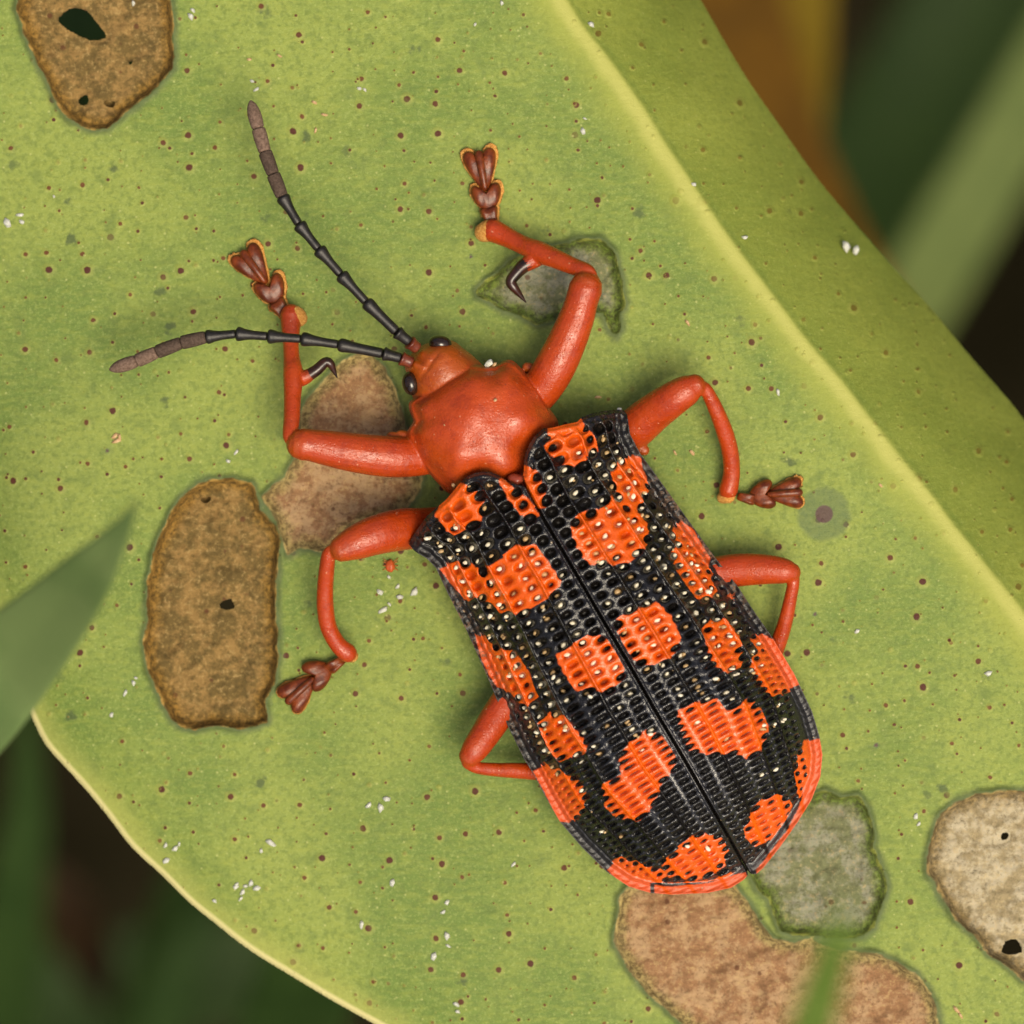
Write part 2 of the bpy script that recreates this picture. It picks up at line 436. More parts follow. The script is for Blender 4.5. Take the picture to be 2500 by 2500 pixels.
outline = left_w + [wpt((700, -1480)), wpt((1000, -1150), -2)] + right_w + [wpt((3800, 3300)), wpt((3300, 3450)), wpt((2500, 3250)), wpt((1800, 2960)), wpt((1250, 2690))]

def Z1(pts): return [wpt(p) for p in zoomed(pts, 0, 0, 2.415)]
def Z5(pts): return [wpt(p) for p in zoomed(pts, 1080, 330, 2.76)]
def Z8(pts): return [wpt(p) for p in zoomed(pts, 200, 750, 1.756)]
def Z9(pts): return [wpt(p) for p in zoomed(pts, 1400, 1800, 1.756)]
def ell(cx, cy, rx, ry, n=11):
    return [(cx + rx * math.cos(t) * (1 + 0.22 * math.sin(3 * t + cx)), cy + ry * math.sin(t) * (1 + 0.2 * math.cos(2 * t + cy))) for t in np.linspace(0, 2 * math.pi, n, endpoint=False)]
BROWN = ((0.175, 0.115, 0.034), (0.300, 0.185, 0.060), (0.32, 0.175, 0.030))
TAN = ((0.370, 0.190, 0.090), (0.450, 0.290, 0.150), (0.360, 0.285, 0.105))
GREY = ((0.210, 0.232, 0.110), (0.290, 0.288, 0.195), (0.130, 0.205, 0.018))
PALE = ((0.400, 0.320, 0.175), (0.520, 0.450, 0.300), (0.260, 0.180, 0.065))
SCARS = [   # outline, colours, depth, label
    (Z1([(100, -140), (95, 60), (130, 140), (170, 260), (215, 360), (260, 450), (310, 540), (345, 630), (400, 690), (480, 735), (560, 750), (630, 745), (690, 700), (720, 660), (800, 610), (880, 540), (950, 470), (1010, 390), (1025, 330), (1010, 240), (1015, 120), (1000, 0), (960, -140), (700, -230), (300, -230)]),
     BROWN, 0.30, 'brown skeletonised feeding scar with one big ragged hole'),
    (Z8([(490, 760), (540, 740), (640, 735), (720, 760), (745, 810), (760, 870), (820, 930), (845, 1000), (830, 1100), (825, 1250), (830, 1400), (830, 1520), (825, 1600), (780, 1680), (785, 1780), (740, 1800), (640, 1810), (560, 1795), (480, 1810), (420, 1800), (385, 1770), (340, 1700), (310, 1620), (270, 1530), (260, 1450), (275, 1350), (275, 1200), (300, 1060), (330, 980), (380, 880), (430, 810)]),
     BROWN, 0.34, 'long brown oblong feeding scar with two small holes'),
    (Z8([(772, 812), (815, 765), (870, 730), (890, 680), (930, 600), (930, 480), (960, 400), (1000, 350), (1060, 290), (1120, 230), (1180, 200), (1250, 210), (1300, 260), (1330, 330), (1370, 430), (1390, 520), (1420, 620), (1460, 720), (1450, 790), (1400, 850), (1330, 900), (1230, 920), (1150, 960), (1100, 1010), (1050, 1050), (1000, 1040), (930, 1030), (880, 1060), (862, 1000), (838, 925), (800, 860)]),
     TAN, 0.14, 'tan healed feeding scar under the beetle foreleg'),
    (Z5([(230, 1050), (300, 980), (380, 920), (450, 850), (560, 800), (700, 760), (850, 740), (900, 700), (1060, 700), (1100, 730), (1160, 800), (1190, 920), (1210, 1000), (1230, 1130), (1190, 1200), (1200, 1310), (1170, 1350), (1110, 1280), (1080, 1200), (1000, 1190), (900, 1190), (760, 1240), (640, 1270), (560, 1220), (420, 1180), (330, 1120), (240, 1080)]),
     GREY, 0.18, 'fresh grey green scraped patch behind the front knee'),
    (Z9([(960, 300), (1020, 250), (1080, 230), (1150, 260), (1220, 250), (1260, 310), (1290, 400), (1280, 470), (1320, 560), (1340, 640), (1320, 740), (1290, 810), (1240, 850), (1160, 865), (1050, 850), (960, 850), (890, 835), (865, 775), (840, 700), (790, 650), (765, 600), (740, 480), (850, 350)]),
     GREY, 0.18, 'fresh grey green scraped patch beside the beetle tail'),
    (Z9([(200, 690), (260, 630), (500, 600), (690, 640), (760, 730), (800, 800), (860, 870), (940, 885), (1020, 865), (1070, 900), (1180, 920), (1280, 930), (1380, 960), (1470, 1020), (1530, 1100), (1560, 1180), (1565, 1260), (1500, 1400), (1200, 1480), (900, 1450), (560, 1300), (430, 1200), (330, 1110), (240, 1000), (180, 900), (185, 800)]),
     TAN, 0.14, 'pinkish tan healed feeding scar below the beetle tail'),
    (Z9([(1520, 510), (1540, 420), (1580, 330), (1660, 270), (1750, 240), (1850, 230), (1960, 230), (2100, 300), (2170, 500), (2150, 900), (2060, 1050), (1932, 1040), (1850, 970), (1780, 930), (1720, 850), (1640, 780), (1600, 720), (1560, 640), (1520, 580)]),
     PALE, 0.28, 'pale cream feeding scar with round holes'),
]
HOLES = [Z1([(330, 100), (370, 55), (430, 30), (490, 45), (540, 95), (570, 130), (600, 180), (615, 205), (570, 225), (520, 225), (450, 195), (390, 165), (350, 130)]),
         Z1(ell(483, 580, 35, 28)), Z1(ell(638, 602, 32, 23)), Z1(ell(760, 360, 18, 11)),
         Z8(ell(525, 825, 22, 14)), Z8(ell(615, 1278, 34, 22)), Z9(ell(1855, 428, 16, 17)), Z9(ell(1885, 905, 42, 38))]
STAINS = [(2012, 1255, 78, 1.6), (1150, 626, 16, 2.2), (2140, 1820, 22, 2.0), (1480, 1420, 20, 1.6), (258, 1100, 22, 1.4), (1990, 1500, 20, 1.9)]

def leaf_axis(lo, hi, dense_lo, dense_hi, h):
    core = np.arange(dense_lo, dense_hi, h)
    up = [core[-1]]; st = h
    while up[-1] < hi:
        st = min(st * 1.12, 0.8); up.append(up[-1] + st)
    dn = [core[0]]; st = h
    while dn[-1] > lo:
        st = min(st * 1.12, 0.8); dn.append(dn[-1] - st)
    return np.concatenate([np.array(dn[:0:-1]), core, np.array(up[1:])])

def leaf_height(X, Y, s_left, ridge_s, les, depth):
    z = 0.10 * fbm(X * 0.16, Y * 0.16, 11, 2) + 0.02 * fbm(X * 0.9, Y * 0.9, 14, 2)
    L = np.maximum(-ridge_s, 0)
    z = z - 0.0022 * L ** 2
    z = z + 0.10 * np.exp(-((ridge_s + 0.2) / 0.55) ** 2)
    R = np.maximum(ridge_s - 0.02, 0)
    z = z - (0.42 * R + 0.22 * R ** 2) * smooth(R, 0, 0.25)
    z = z - 0.35 * (1 - np.clip(s_left / 2.2, 0, 1)) ** 2
    r = 0.13
    t = np.clip(1 - s_left / r, 0, 1)
    z = z - r * (1 - np.sqrt(1 - t * t * 0.96))
    z = z - depth * smooth(les, -0.02, 0.14) + (0.05 + 0.05 * vnoise(X * 2.5, Y * 2.5, 88)) * np.exp(-((les + 0.03) / 0.07) ** 2) * (depth > 0)
    return z

gxs = leaf_axis(-19, 27, -12.9, 13.0, 0.047)
gys = leaf_axis(-24, 28, -12.9, 13.0, 0.047)
X, Y = np.meshgrid(gxs, gys)
hcell = np.maximum(np.gradient(X, axis=1), np.gradient(Y, axis=0))
s_leaf = sdf(X, Y, outline)
s_left = seg_dist(X, Y, left_w + [], False)
rd = seg_dist(X, Y, ridge_w, False)
# sign of the fold line: right/upper side positive
side_poly = ridge_w + [(60, -40), (60, 60), (-10, 60)]
ridge_s = np.where(inside(X, Y, side_poly), rd, -rd) + 0.04 * vnoise(X * 1.0, Y * 1.0, 51)
jag = 0.055 * fbm(X * 3.0, Y * 3.0, 21, 4)
les = np.full(X.shape, -3.0); lid = np.full(X.shape, -1); depth = np.zeros(X.shape)
for i, (pl, cc, dp, lb) in enumerate(SCARS):
    d = sdf_box(X, Y, pl, 1.2, 3.0) + jag
    m = d > les
    les = np.where(m, d, les); lid = np.where(m & (d > -1.0), i, lid)
depth = np.where(lid >= 0, np.array([s[2] for s in SCARS])[np.maximum(lid, 0)], 0.0)
s_hole = np.full(X.shape, -3.0)
for hp in HOLES:
    s_hole = np.maximum(s_hole, sdf_box(X, Y, hp, 0.4, 3.0))
s_hole = s_hole + 0.03 * fbm(X * 6, Y * 6, 33, 2)
s_all = np.minimum(s_leaf, -s_hole)
XS, YS = snap(X, Y, s_all)
Zl = leaf_height(XS, YS, np.maximum(np.minimum(s_left, np.maximum(s_leaf, 0) + 50 * (ridge_s > 0.5)), 0), ridge_s, les, depth)
inl = smooth(les, 0.02, 0.2)
Zl = Zl + inl * (0.12 * fbm(X * 3.0, Y * 3.0, 41, 4) + 0.05 * fbm(X * 3.0 + Y, Y * 9.0, 47, 3)) - 0.05 * np.exp(-((s_hole + 0.02) / 0.10) ** 2)
stain = np.zeros(X.shape)
for (px, py, r, amp) in STAINS:
    cx, cy = wpt((px, py))
    rr = np.hypot(X - cx, Y - cy) / (r / 100)
    stain = np.maximum(stain, np.where(rr < 1, (0.9 if r > 50 else 0.25) * smooth(rr, 1.0, 0.7), 0) + amp * smooth(rr, 0.35, 0.12))
ca = np.zeros(X.shape + (3,)); cb = ca.copy(); cr = ca.copy()
for i, sr in enumerate(SCARS):
    m = lid == i
    ca[m], cb[m], cr[m] = sr[1]
edge_a = np.where(ridge_s > 0.6, 3.0, np.clip(np.minimum(s_left, np.abs(s_leaf)), 0, 3))
V = np.stack([XS, YS, Zl], -1).reshape(-1, 3)
A = {'lesion': les.ravel(), 'edge': edge_a.ravel(), 'ridge': ridge_s.ravel(), 'stain': stain.ravel()}
CC = {'scar_a': ca.reshape(-1, 3), 'scar_b': cb.reshape(-1, 3), 'scar_rim': cr.reshape(-1, 3)}
Q = field_faces(s_all, hcell)
qc_les = les.ravel()[Q].mean(1); qc_id = lid.ravel()[Q[:, 0]]; qc_r = ridge_s.ravel()[Q].mean(1)
part_id = np.where((qc_les > 0) & (qc_id >= 0), qc_id, np.where((qc_r > -0.32) & (qc_r < 0.14), 90, -1))

leaf_z_grid = Zl
def leaf_z(x, y):
    i = int(np.clip(np.searchsorted(gxs, x), 1, len(gxs) - 1)); j = int(np.clip(np.searchsorted(gys, y), 1, len(gys) - 1))
    return float(Zl[j - 1, i - 1])

# blade mesh with a thick edge wall and an underside
T = 0.34
vb, qb, ab, cbm = compact(V, Q[part_id == -1], A, CC)
be = boundary_edges(Q)
ub, inv = np.unique(be.ravel(), return_inverse=True)
wall_top = V[ub]; wall_bot = wall_top.copy(); wall_bot[:, 2] -= np.where(s_hole.ravel()[ub] > -0.2, 0.10, T)
inv = inv.reshape(-1, 2); nb0 = len(vb)
wq = np.stack([inv[:, 1] + nb0, inv[:, 0] + nb0, inv[:, 0] + nb0 + len(ub), inv[:, 1] + nb0 + len(ub)], 1)
st4 = 5
Xc, Yc = XS[::st4, ::st4], YS[::st4, ::st4]
sc_all = s_all[::st4, ::st4]; hc = hcell[::st4, ::st4] * st4
qu = field_faces(sc_all, hc * 0.0 + 1e-6)
Vu = np.stack([Xc, Yc, Zl[::st4, ::st4] - np.minimum(T, 0.6) + 0.0], -1).reshape(-1, 3)
au = {k: v.reshape(X.shape)[::st4, ::st4].ravel() for k, v in A.items()}
cu = {k: v.reshape(X.shape + (3,))[::st4, ::st4].reshape(-1, 3) for k, v in CC.items()}
Vu, qu, au, cu = compact(Vu, qu[:, ::-1], au, cu)
aw = {k: np.concatenate([ab[k], v[ub], v[ub], au[k]]) for k, v in A.items()}
cw = {k: np.concatenate([cbm[k], v[ub], v[ub], cu[k]]) for k, v in CC.items()}
allv = np.concatenate([vb, wall_top, wall_bot, Vu])
allq = np.concatenate([qb, wq, qu + nb0 + 2 * len(ub)])
leaf = obj('leaf', mesh_from('leaf', allv, allq, True, aw, cw), M_LEAF)
tag(leaf, 'broad yellow green leaf with brown feeding scars carrying the red beetle', 'leaf')
for i, sr in enumerate(SCARS):
    v_, q_, a_, c_ = compact(V, Q[part_id == i], A, CC)
    if len(q_):
        o = obj('feeding_scar', mesh_from('feeding_scar', v_, q_, True, a_, c_), M_LEAF, leaf)
        o['label'] = sr[3]
v_, q_, a_, c_ = compact(V, Q[part_id == 90], A, CC)
o = obj('fold_ridge', mesh_from('fold_ridge', v_, q_, True, a_, c_), M_LEAF, leaf)
o['label'] = 'pale yellow raised fold along the leaf'

# ------------------------------------------------------------------ the beetle
ROOT = P(1400, 1500, 0)
beetle = bpy.data.objects.new('beetle', None); C.objects.link(beetle)
beetle.location = ROOT; beetle.empty_display_size = 2
tag(beetle, 'red beetle with black and orange pitted wing cases standing on the leaf', 'beetle')

# --- wing cases in body coordinates: a runs from the scutellum to the tail, b across
AX = (0.502, 0.865); O0 = (1270, 1160)
def to_ab(p):
    dx, dy = p[0] - O0[0], p[1] - O0[1]
    return ((dx * AX[0] + dy * AX[1]) / 100, (-dx * AX[1] + dy * AX[0]) / 100)
def from_ab(a, b):
    return O0[0] + 100 * (a * AX[0] - b * AX[1]), O0[1] + 100 * (a * AX[1] + b * AX[0])
def AB(pts): return [to_ab(p) for p in pts]
SUT = AB([(1262, 1150), (1286, 1189), (1326, 1265), (1380, 1356), (1465, 1502), (1508, 1575), (1551, 1649), (1596, 1729), (1680, 1870), (1767, 2023), (1824, 2124)])
FRONT = {1: AB([(1243, 1178), (1235, 1171), (1217, 1160), (1200, 1153), (1181, 1151), (1158, 1155), (1138, 1164), (1120, 1182), (1091, 1218), (1065, 1240), (1042, 1260), (1022, 1287), (1008, 1308), (998, 1328)]),
         -1: AB([(1277, 1160), (1279, 1146), (1279, 1126), (1283, 1106), (1292, 1085), (1304, 1066), (1326, 1046), (1348, 1044), (1380, 1036), (1409, 1030), (1420, 1019), (1445, 1009), (1471, 1004), (1500, 1000), (1522, 1001), (1531, 1012)])}
OUTER = {1: AB([(998, 1328), (1012, 1345), (1040, 1362), (1064, 1386), (1089, 1440), (1139, 1539), (1189, 1650), (1240, 1773), (1279, 1852), (1306, 1896), (1336, 1953), (1367, 2006), (1420, 2068), (1482, 2129), (1534, 2164), (1587, 2180), (1640, 2184), (1728, 2180), (1785, 2167), (1815, 2148), (1826, 2136)]),
         -1: AB([(1531, 1012), (1538, 1060), (1563, 1107), (1617, 1181), (1679, 1268), (1745, 1360), (1803, 1434), (1838, 1488), (1886, 1557), (1939, 1645), (1983, 1738), (2001, 1799), (2008, 1843), (2003, 1896), (1981, 1953), (1948, 2006), (1904, 2068), (1864, 2118), (1846, 2134), (1834, 2134)])}
Zm2 = lambda p: AB(zoomed(p, 1000, 950, 2.76))
Zm3 = lambda p: AB(zoomed(p, 1200, 1500, 2.273))
Zm6 = lambda p: AB(zoomed(p, 1480, 850, 2.414))
Zm7 = lambda p: AB(zoomed(p, 650, 1150, 2.414))
ORANGE = {1: [
    Zm2([(250, 740), (340, 650), (430, 690), (480, 760), (470, 870), (400, 900), (330, 960), (250, 940), (190, 850)]),
    Zm2([(620, 620), (690, 680), (740, 725), (800, 785), (855, 845), (780, 845), (710, 790), (650, 710)]),
    Zm2([(690, 1070), (780, 1060), (850, 1080), (930, 1170), (1010, 1290), (960, 1360), (900, 1410), (830, 1450), (720, 1510), (640, 1470), (590, 1380), (530, 1290), (510, 1220), (640, 1150)]),
    Zm2([(200, 1210), (260, 1190), (340, 1180), (420, 1190), (480, 1270), (560, 1330), (640, 1440), (640, 1490), (560, 1440), (500, 1400), (430, 1370), (380, 1410), (310, 1350), (250, 1270)]),
    Zm3([(370, 230), (450, 180), (550, 120), (620, 140), (700, 220), (710, 270), (720, 340), (640, 420), (560, 400), (500, 410), (440, 370), (400, 300)]),
    Zm7([(1230, 960), (1290, 990), (1340, 1060), (1420, 1060), (1470, 1110), (1540, 1180), (1560, 1280), (1580, 1330), (1530, 1380), (1470, 1310), (1420, 1290), (1360, 1270), (1310, 1200), (1270, 1110)]),
    Zm3([(330, 560), (400, 580), (460, 640), (510, 700), (520, 750), (450, 780), (390, 800), (330, 740), (290, 660), (280, 600)]),
    Zm3([(790, 700), (860, 650), (930, 690), (1000, 790), (1000, 850), (930, 930), (900, 1000), (880, 1060), (820, 1130), (700, 1110), (650, 1060), (620, 950), (700, 920), (760, 900), (720, 790)]),
    Zm3([(230, 870), (290, 840), (400, 890), (480, 940), (510, 1010), (500, 1080), (470, 1110), (430, 1155), (370, 1150), (320, 1040)]),
    Zm3([(960, 1380), (1020, 1340), (1080, 1260), (1160, 1230), (1260, 1240), (1300, 1310), (1280, 1380), (1240, 1420), (1130, 1460), (1000, 1440)]),
    Zm3([(640, 1420), (700, 1360), (780, 1380), (950, 1440), (950, 1480), (880, 1490), (880, 1560), (760, 1530)]),
    Zm3([(905, 1500), (1000, 1510), (1200, 1490), (1330, 1450), (1410, 1430), (1425, 1480), (1330, 1545), (1200, 1570), (1000, 1570), (905, 1560)])],
    -1: [
    Zm2([(950, 265), (1040, 235), (1140, 215), (1190, 290), (1250, 360), (1240, 430), (1160, 440), (1180, 470), (1080, 520), (1010, 460), (940, 390)]),
    Zm2([(770, 530), (830, 555), (860, 620), (890, 690), (905, 780), (850, 790), (790, 690)]),
    Zm2([(1100, 960), (1150, 850), (1280, 830), (1370, 740), (1440, 800), (1500, 830), (1590, 890), (1580, 1060), (1520, 1090), (1470, 1170), (1340, 1150), (1210, 1170), (1130, 1050)]),
    Zm2([(1370, 540), (1450, 490), (1500, 440), (1560, 460), (1570, 540), (1600, 600), (1590, 680), (1550, 740), (1550, 800), (1480, 830), (1430, 760), (1390, 640)]),
    Zm2([(1420, 1550), (1540, 1500), (1620, 1440), (1700, 1480), (1770, 1560), (1800, 1640), (1800, 1720), (1750, 1800), (1620, 1850), (1540, 1820), (1450, 1720), (1430, 1640)]),
    Zm6([(400, 1080), (440, 1010), (520, 1080), (580, 1180), (610, 1240), (600, 1300), (620, 1390), (640, 1450), (560, 1470), (500, 1400), (430, 1290), (400, 1200), (450, 1160)]),
    Zm3([(1190, 60), (1250, 30), (1300, 40), (1370, 130), (1370, 190), (1380, 280), (1300, 310), (1240, 270), (1200, 180)]),
    Zm3([(1450, 140), (1500, 105), (1580, 150), (1670, 280), (1710, 390), (1640, 415), (1600, 430), (1550, 440), (1490, 370), (1440, 280), (1480, 230), (1500, 190)]),
    Zm3([(1040, 540), (1140, 500), (1220, 480), (1300, 540), (1360, 530), (1430, 480), (1500, 570), (1530, 620), (1500, 700), (1480, 750), (1410, 790), (1330, 750), (1290, 760), (1200, 760), (1110, 740), (1060, 640)]),
    Zm3([(1490, 1040), (1600, 1010), (1650, 1060), (1640, 1110), (1600, 1180), (1550, 1240), (1470, 1270), (1410, 1230), (1430, 1150)]),
    Zm3([(1740, 710), (1820, 690), (1860, 780), (1840, 910), (1790, 1040), (1720, 1160), (1610, 1300), (1480, 1460), (1465, 1420), (1560, 1300), (1650, 1180), (1710, 1060), (1750, 900), (1740, 800)]),
    Zm3([(1710, 780), (1735, 760), (1740, 900), (1710, 1010), (1695, 900)])]}

FC = (0.285, 0.59, 0.80)                       # ribs
ROWS = [(0.032, 0.158), (0.158, 0.285), (0.285, 0.44), (0.44, 0.59), (0.59, 0.695), (0.695, 0.80), (0.80, 0.87), (0.87, 0.94)]
REDG = np.array([r[0] for r in ROWS] + [ROWS[-1][1]])
aa = np.linspace(-2, 13, 1501)
pitch = 0.32 - 0.055 * smooth(aa, 1.5, 3.5) - 0.085 * smooth(aa, 4.8, 7.4)
PHI = np.concatenate([[0], np.cumsum(0.5 * (1 / pitch[1:] + 1 / pitch[:-1]) * np.diff(aa))])
ROFF = {1: [0.1, 0.6, 0.3, 0.8, 0.2, 0.7, 0.45, 0.05], -1: [0.55, 0.05, 0.85, 0.35, 0.9, 0.4, 0.15, 0.6]}
def hash2(i, j, s):
    return _val[_perm[(_perm[(i + s * 17) & 4095] + j) & 4095]] * 0.5 + 0.5
OUT_B = {}
for sd in (1, -1):
    p = np.array(OUTER[sd]); o_ = np.argsort(p[:, 0])
    p = p[o_]
    aw_ = np.linspace(p[0, 0], 11.4, 200)
    bw_ = np.interp(aw_, p[:, 0], np.abs(p[:, 1]))
    b8 = float(np.interp(7.6, aw_, bw_))
    tail = b8 * (1 - 0.36 * np.clip((aw_ - 7.6) / 3.8, 0, 1))
    bw_ = np.where(aw_ > 7.6, tail, bw_)
    OUT_B[sd] = (aw_, bw_)
sut_a = np.array([p[0] for p in SUT]); sut_b = np.array([p[1] for p in SUT])

def shell_fields(a, b, sd, full=True):
    bs = np.interp(a, sut_a, sut_b)
    w = np.abs(b - bs)
    B = np.interp(a, *OUT_B[sd])
    f = w / B
    dside = seg_dist(a, b, OUTER[sd], False)
    dfront = seg_dist(a, b, FRONT[sd], False)
    zs = 3.15 + 0.25 * smooth(a, -1, 3) - 1.35 * np.clip((a - 6.3) / 5.2, 0, 1) ** 2.0
    ze = 1.35 - 0.25 * smooth(a, 6, 11.3) + 0.55 * smooth(a, 2.6, 0.3)
    W = 2.35
    dd = np.clip((dside - 0.16) / W, 0, 1)
    z = ze + (zs - ze) * (1 - (1 - dd) ** 2.2)
    z = z + 0.05 * np.exp(-(dside / 0.06) ** 2)                       # turned-up rim
    z = z - 0.20 * np.exp(-(dfront / 0.16) ** 2)
    zbase = z
    phi0 = np.interp(a, aa, PHI)
    row = np.clip(np.searchsorted(REDG, f, side='right') - 1, 0, len(ROWS) - 1)
    lo = REDG[row]; hi = REDG[row + 1]
    off = np.array(ROFF[sd])[row]
    phi = phi0 + off + 0.22 * vnoise(a * 0.8, row * 7.3 + 3.1, 61 + sd)
    wob = 0.16 * vnoise(a * 2.3, row * 3.7, 71 + sd)
    k = np.floor(phi).astype(int); dx = phi - k - 0.5
    dy = (f - lo) / (hi - lo) - 0.5 + wob * 0.4
    h1 = hash2(k, row, 3 + sd); h2 = hash2(k, row, 9 + sd)
    rear = smooth(a, 4.8, 7.4)
    mid_ = smooth(a, 1.2, 2.4); ex = 0.47 - 0.15 * mid_ - 0.12 * rear - 0.05 * h1 * (1 - 0.6 * rear); ey = 0.47 - 0.14 * mid_ + 0.07 * rear - 0.06 * h2
    q = (np.abs(dx + 0.12 * (h2 - 0.5)) / ex) ** 2.4 + (np.abs(dy) / ey) ** 2.4
    pit = smooth(q, 1.15, 0.1); qr = np.sqrt((np.abs(dx + 0.08 * (h2 - 0.5)) / 0.52) ** 2 + (np.abs(dy) / 0.52) ** 2); bowl = 0.5 + 0.5 * np.cos(np.pi * np.clip(qr, 0, 1) ** 1.15)
    zone = smooth(dside, 0.27, 0.36) * smooth(dfront, 0.14, 0.30) * (f > REDG[0] - 0.01) * (f < REDG[-1] + 0.01)
    pit = pit * zone * (0.65 + 0.35 * h1); bowl = bowl * zone * (0.75 + 0.25 * h1)
    dep = 0.20 - 0.085 * rear
    z = z - dep * (0.7 * pit + 0.45 * bowl * (1 - 0.95 * rear))
    bar = np.cos(2 * np.pi * (dx + 0.5)) * np.cos(np.pi * np.clip(dy * 1.05, -0.5, 0.5))
    z = z + zone * (0.012 + 0.045 * rear) * bar
    lat = 0.02 * vnoise(a * 1.5, b * 0.5, 81)
    costa = np.zeros(np.shape(a))
    for fc in FC:
        ww = (f - fc) * B + lat
        costa = np.maximum(costa, np.exp(-(ww / 0.06) ** 2))
        z = z + (0.065 + 0.045 * (1 - rear)) * np.exp(-(ww / 0.040) ** 2) * smooth(dfront, 0.05, 0.5) * smooth(dside, 0.2, 0.4)
    z = z + 0.045 * np.exp(-((w - 0.06) / 0.028) ** 2) - 0.10 * np.exp(-(w / 0.022) ** 2)
    # flat margin with its crease and cross wrinkles
    z = z - 0.06 * np.exp(-((dside - 0.29) / 0.035) ** 2)
    mz = smooth(dside, 0.27, 0.22) * smooth(dside, 0.02, 0.08)
    z = z + mz * 0.022 * (1 - 0.5 * rear) * np.sin(2 * np.pi * (phi0 * 1.0 + 0.6 * vnoise(a * 1.1, b * 0 + sd, 5)))
    # front bead, shoulder wrinkles
    z = z + 0.07 * np.exp(-((dfront - 0.085) / 0.06) ** 2)
    sh = smooth(dfront, 0.75, 0.1)
    z = z + 0.035 * sh * fbm(a * 5, b * 5, 91, 3)
    z = z + 0.012 * fbm(a * 3, b * 3, 95, 3)
    return dict(rib=costa * rear, ac=a - dx * np.interp(a, aa, pitch), bc=bs + sd * 0.5 * (lo + hi) * B, z=z, pit=pit, bowl=bowl, costa=smooth(w, 0.07, 0.03), dside=dside, dfront=dfront, f=f, zbase=zbase, w=w)

elytra = {}
for sd in (1, -1):
    poly = SUT[1:] + OUTER[sd][::-1] + FRONT[sd][::-1][1:]
    p = np.array(poly)
    hs = 0.0175
    As, Bs = np.meshgrid(np.arange(p[:, 0].min() - 0.1, p[:, 0].max() + 0.1, hs), np.arange(p[:, 1].min() - 0.1, p[:, 1].max() + 0.1, hs))
    s = sdf_box(As, Bs, poly, 0.3)
    q = field_faces(s, np.full(s.shape, hs))
    a2, b2 = snap(As, Bs, s)
    a2, b2 = a2.ravel(), b2.ravel()
    used = np.unique(q)
    F = shell_fields(a2[used], b2[used], sd)
    og = np.full(len(used), -2.0)
    for pl in ORANGE[sd]:
        og = np.maximum(og, sdf_box(a2[used], b2[used], pl, 0.5, 2.0))
    marg = F['dside'] < 0.27
    oc = np.full(len(used), -2.0)
    for pl in ORANGE[sd]:
        oc = np.maximum(oc, sdf_box(F['ac'], F['bc'], pl, 0.5, 2.0))
    og = np.where(marg | (F['dfront'] < 0.2), og, 0.22 * np.clip(oc - 0.01, -0.16, 0.16) + 0.75 * np.clip(og, -0.5, 0.5))
    og = og - 0.5 * smooth(F['w'], 0.15, 0.08) * smooth(a2[used], 1.1, 1.4) * ~marg
    og = og + np.where(marg, 0, 0.070 - 0.17 * F['bowl'] - 0.05 * F['pit']) + 0.02 * fbm(a2[used] * 4, b2[used] * 4, 77, 2)
    px, py = from_ab(a2[used], b2[used])
    kz = (H - F['z']) / H / 100
    Vx = np.stack([(px - 1250) * kz, (1250 - py) * kz, F['z']], -1)
    lut = np.zeros(a2.size, int); lut[used] = np.arange(len(used))
    q = lut[q]
    dirt = smooth(F['dside'], 0.55, 0.1) * smooth(a2[used], 1.2, 2.0) * smooth(a2[used], 6.5, 4.5) + 0.25 * smooth(F['dfront'], 0.5, 0.1)
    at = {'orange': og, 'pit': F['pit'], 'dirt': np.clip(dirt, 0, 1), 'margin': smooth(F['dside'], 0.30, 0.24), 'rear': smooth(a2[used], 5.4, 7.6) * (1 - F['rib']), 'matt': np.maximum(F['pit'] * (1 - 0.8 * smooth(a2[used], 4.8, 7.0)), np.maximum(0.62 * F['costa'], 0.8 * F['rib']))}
    # make the faces point up and turn the edge under
    c0 = Vx[q[0]]
    if np.cross(c0[1] - c0[0], c0[2] - c0[1])[2] < 0:
        q = q[:, ::-1]
    be = boundary_edges(q); ub, inv = np.unique(be.ravel(), return_inverse=True); inv = inv.reshape(-1, 2)
    cen = Vx.mean(0)
    bot = Vx[ub].copy()
    inward = cen[:2] - bot[:, :2]; inward /= np.linalg.norm(inward, axis=1, keepdims=True)
    bot[:, :2] += inward * 0.05; bot[:, 2] -= 0.16
    n0 = len(Vx)
    wq = np.stack([inv[:, 1], inv[:, 0]], 1)
    wq = np.concatenate([ub[wq], (wq + n0)[:, ::-1]], 1)
    Vx = np.concatenate([Vx, bot]); at = {k: np.concatenate([v, v[ub]]) for k, v in at.items()}
    el = obj('elytron', mesh_from('elytron', Vx, np.concatenate([q, wq]), True, at), M_SHELL, beetle)
    elytra[sd] = el

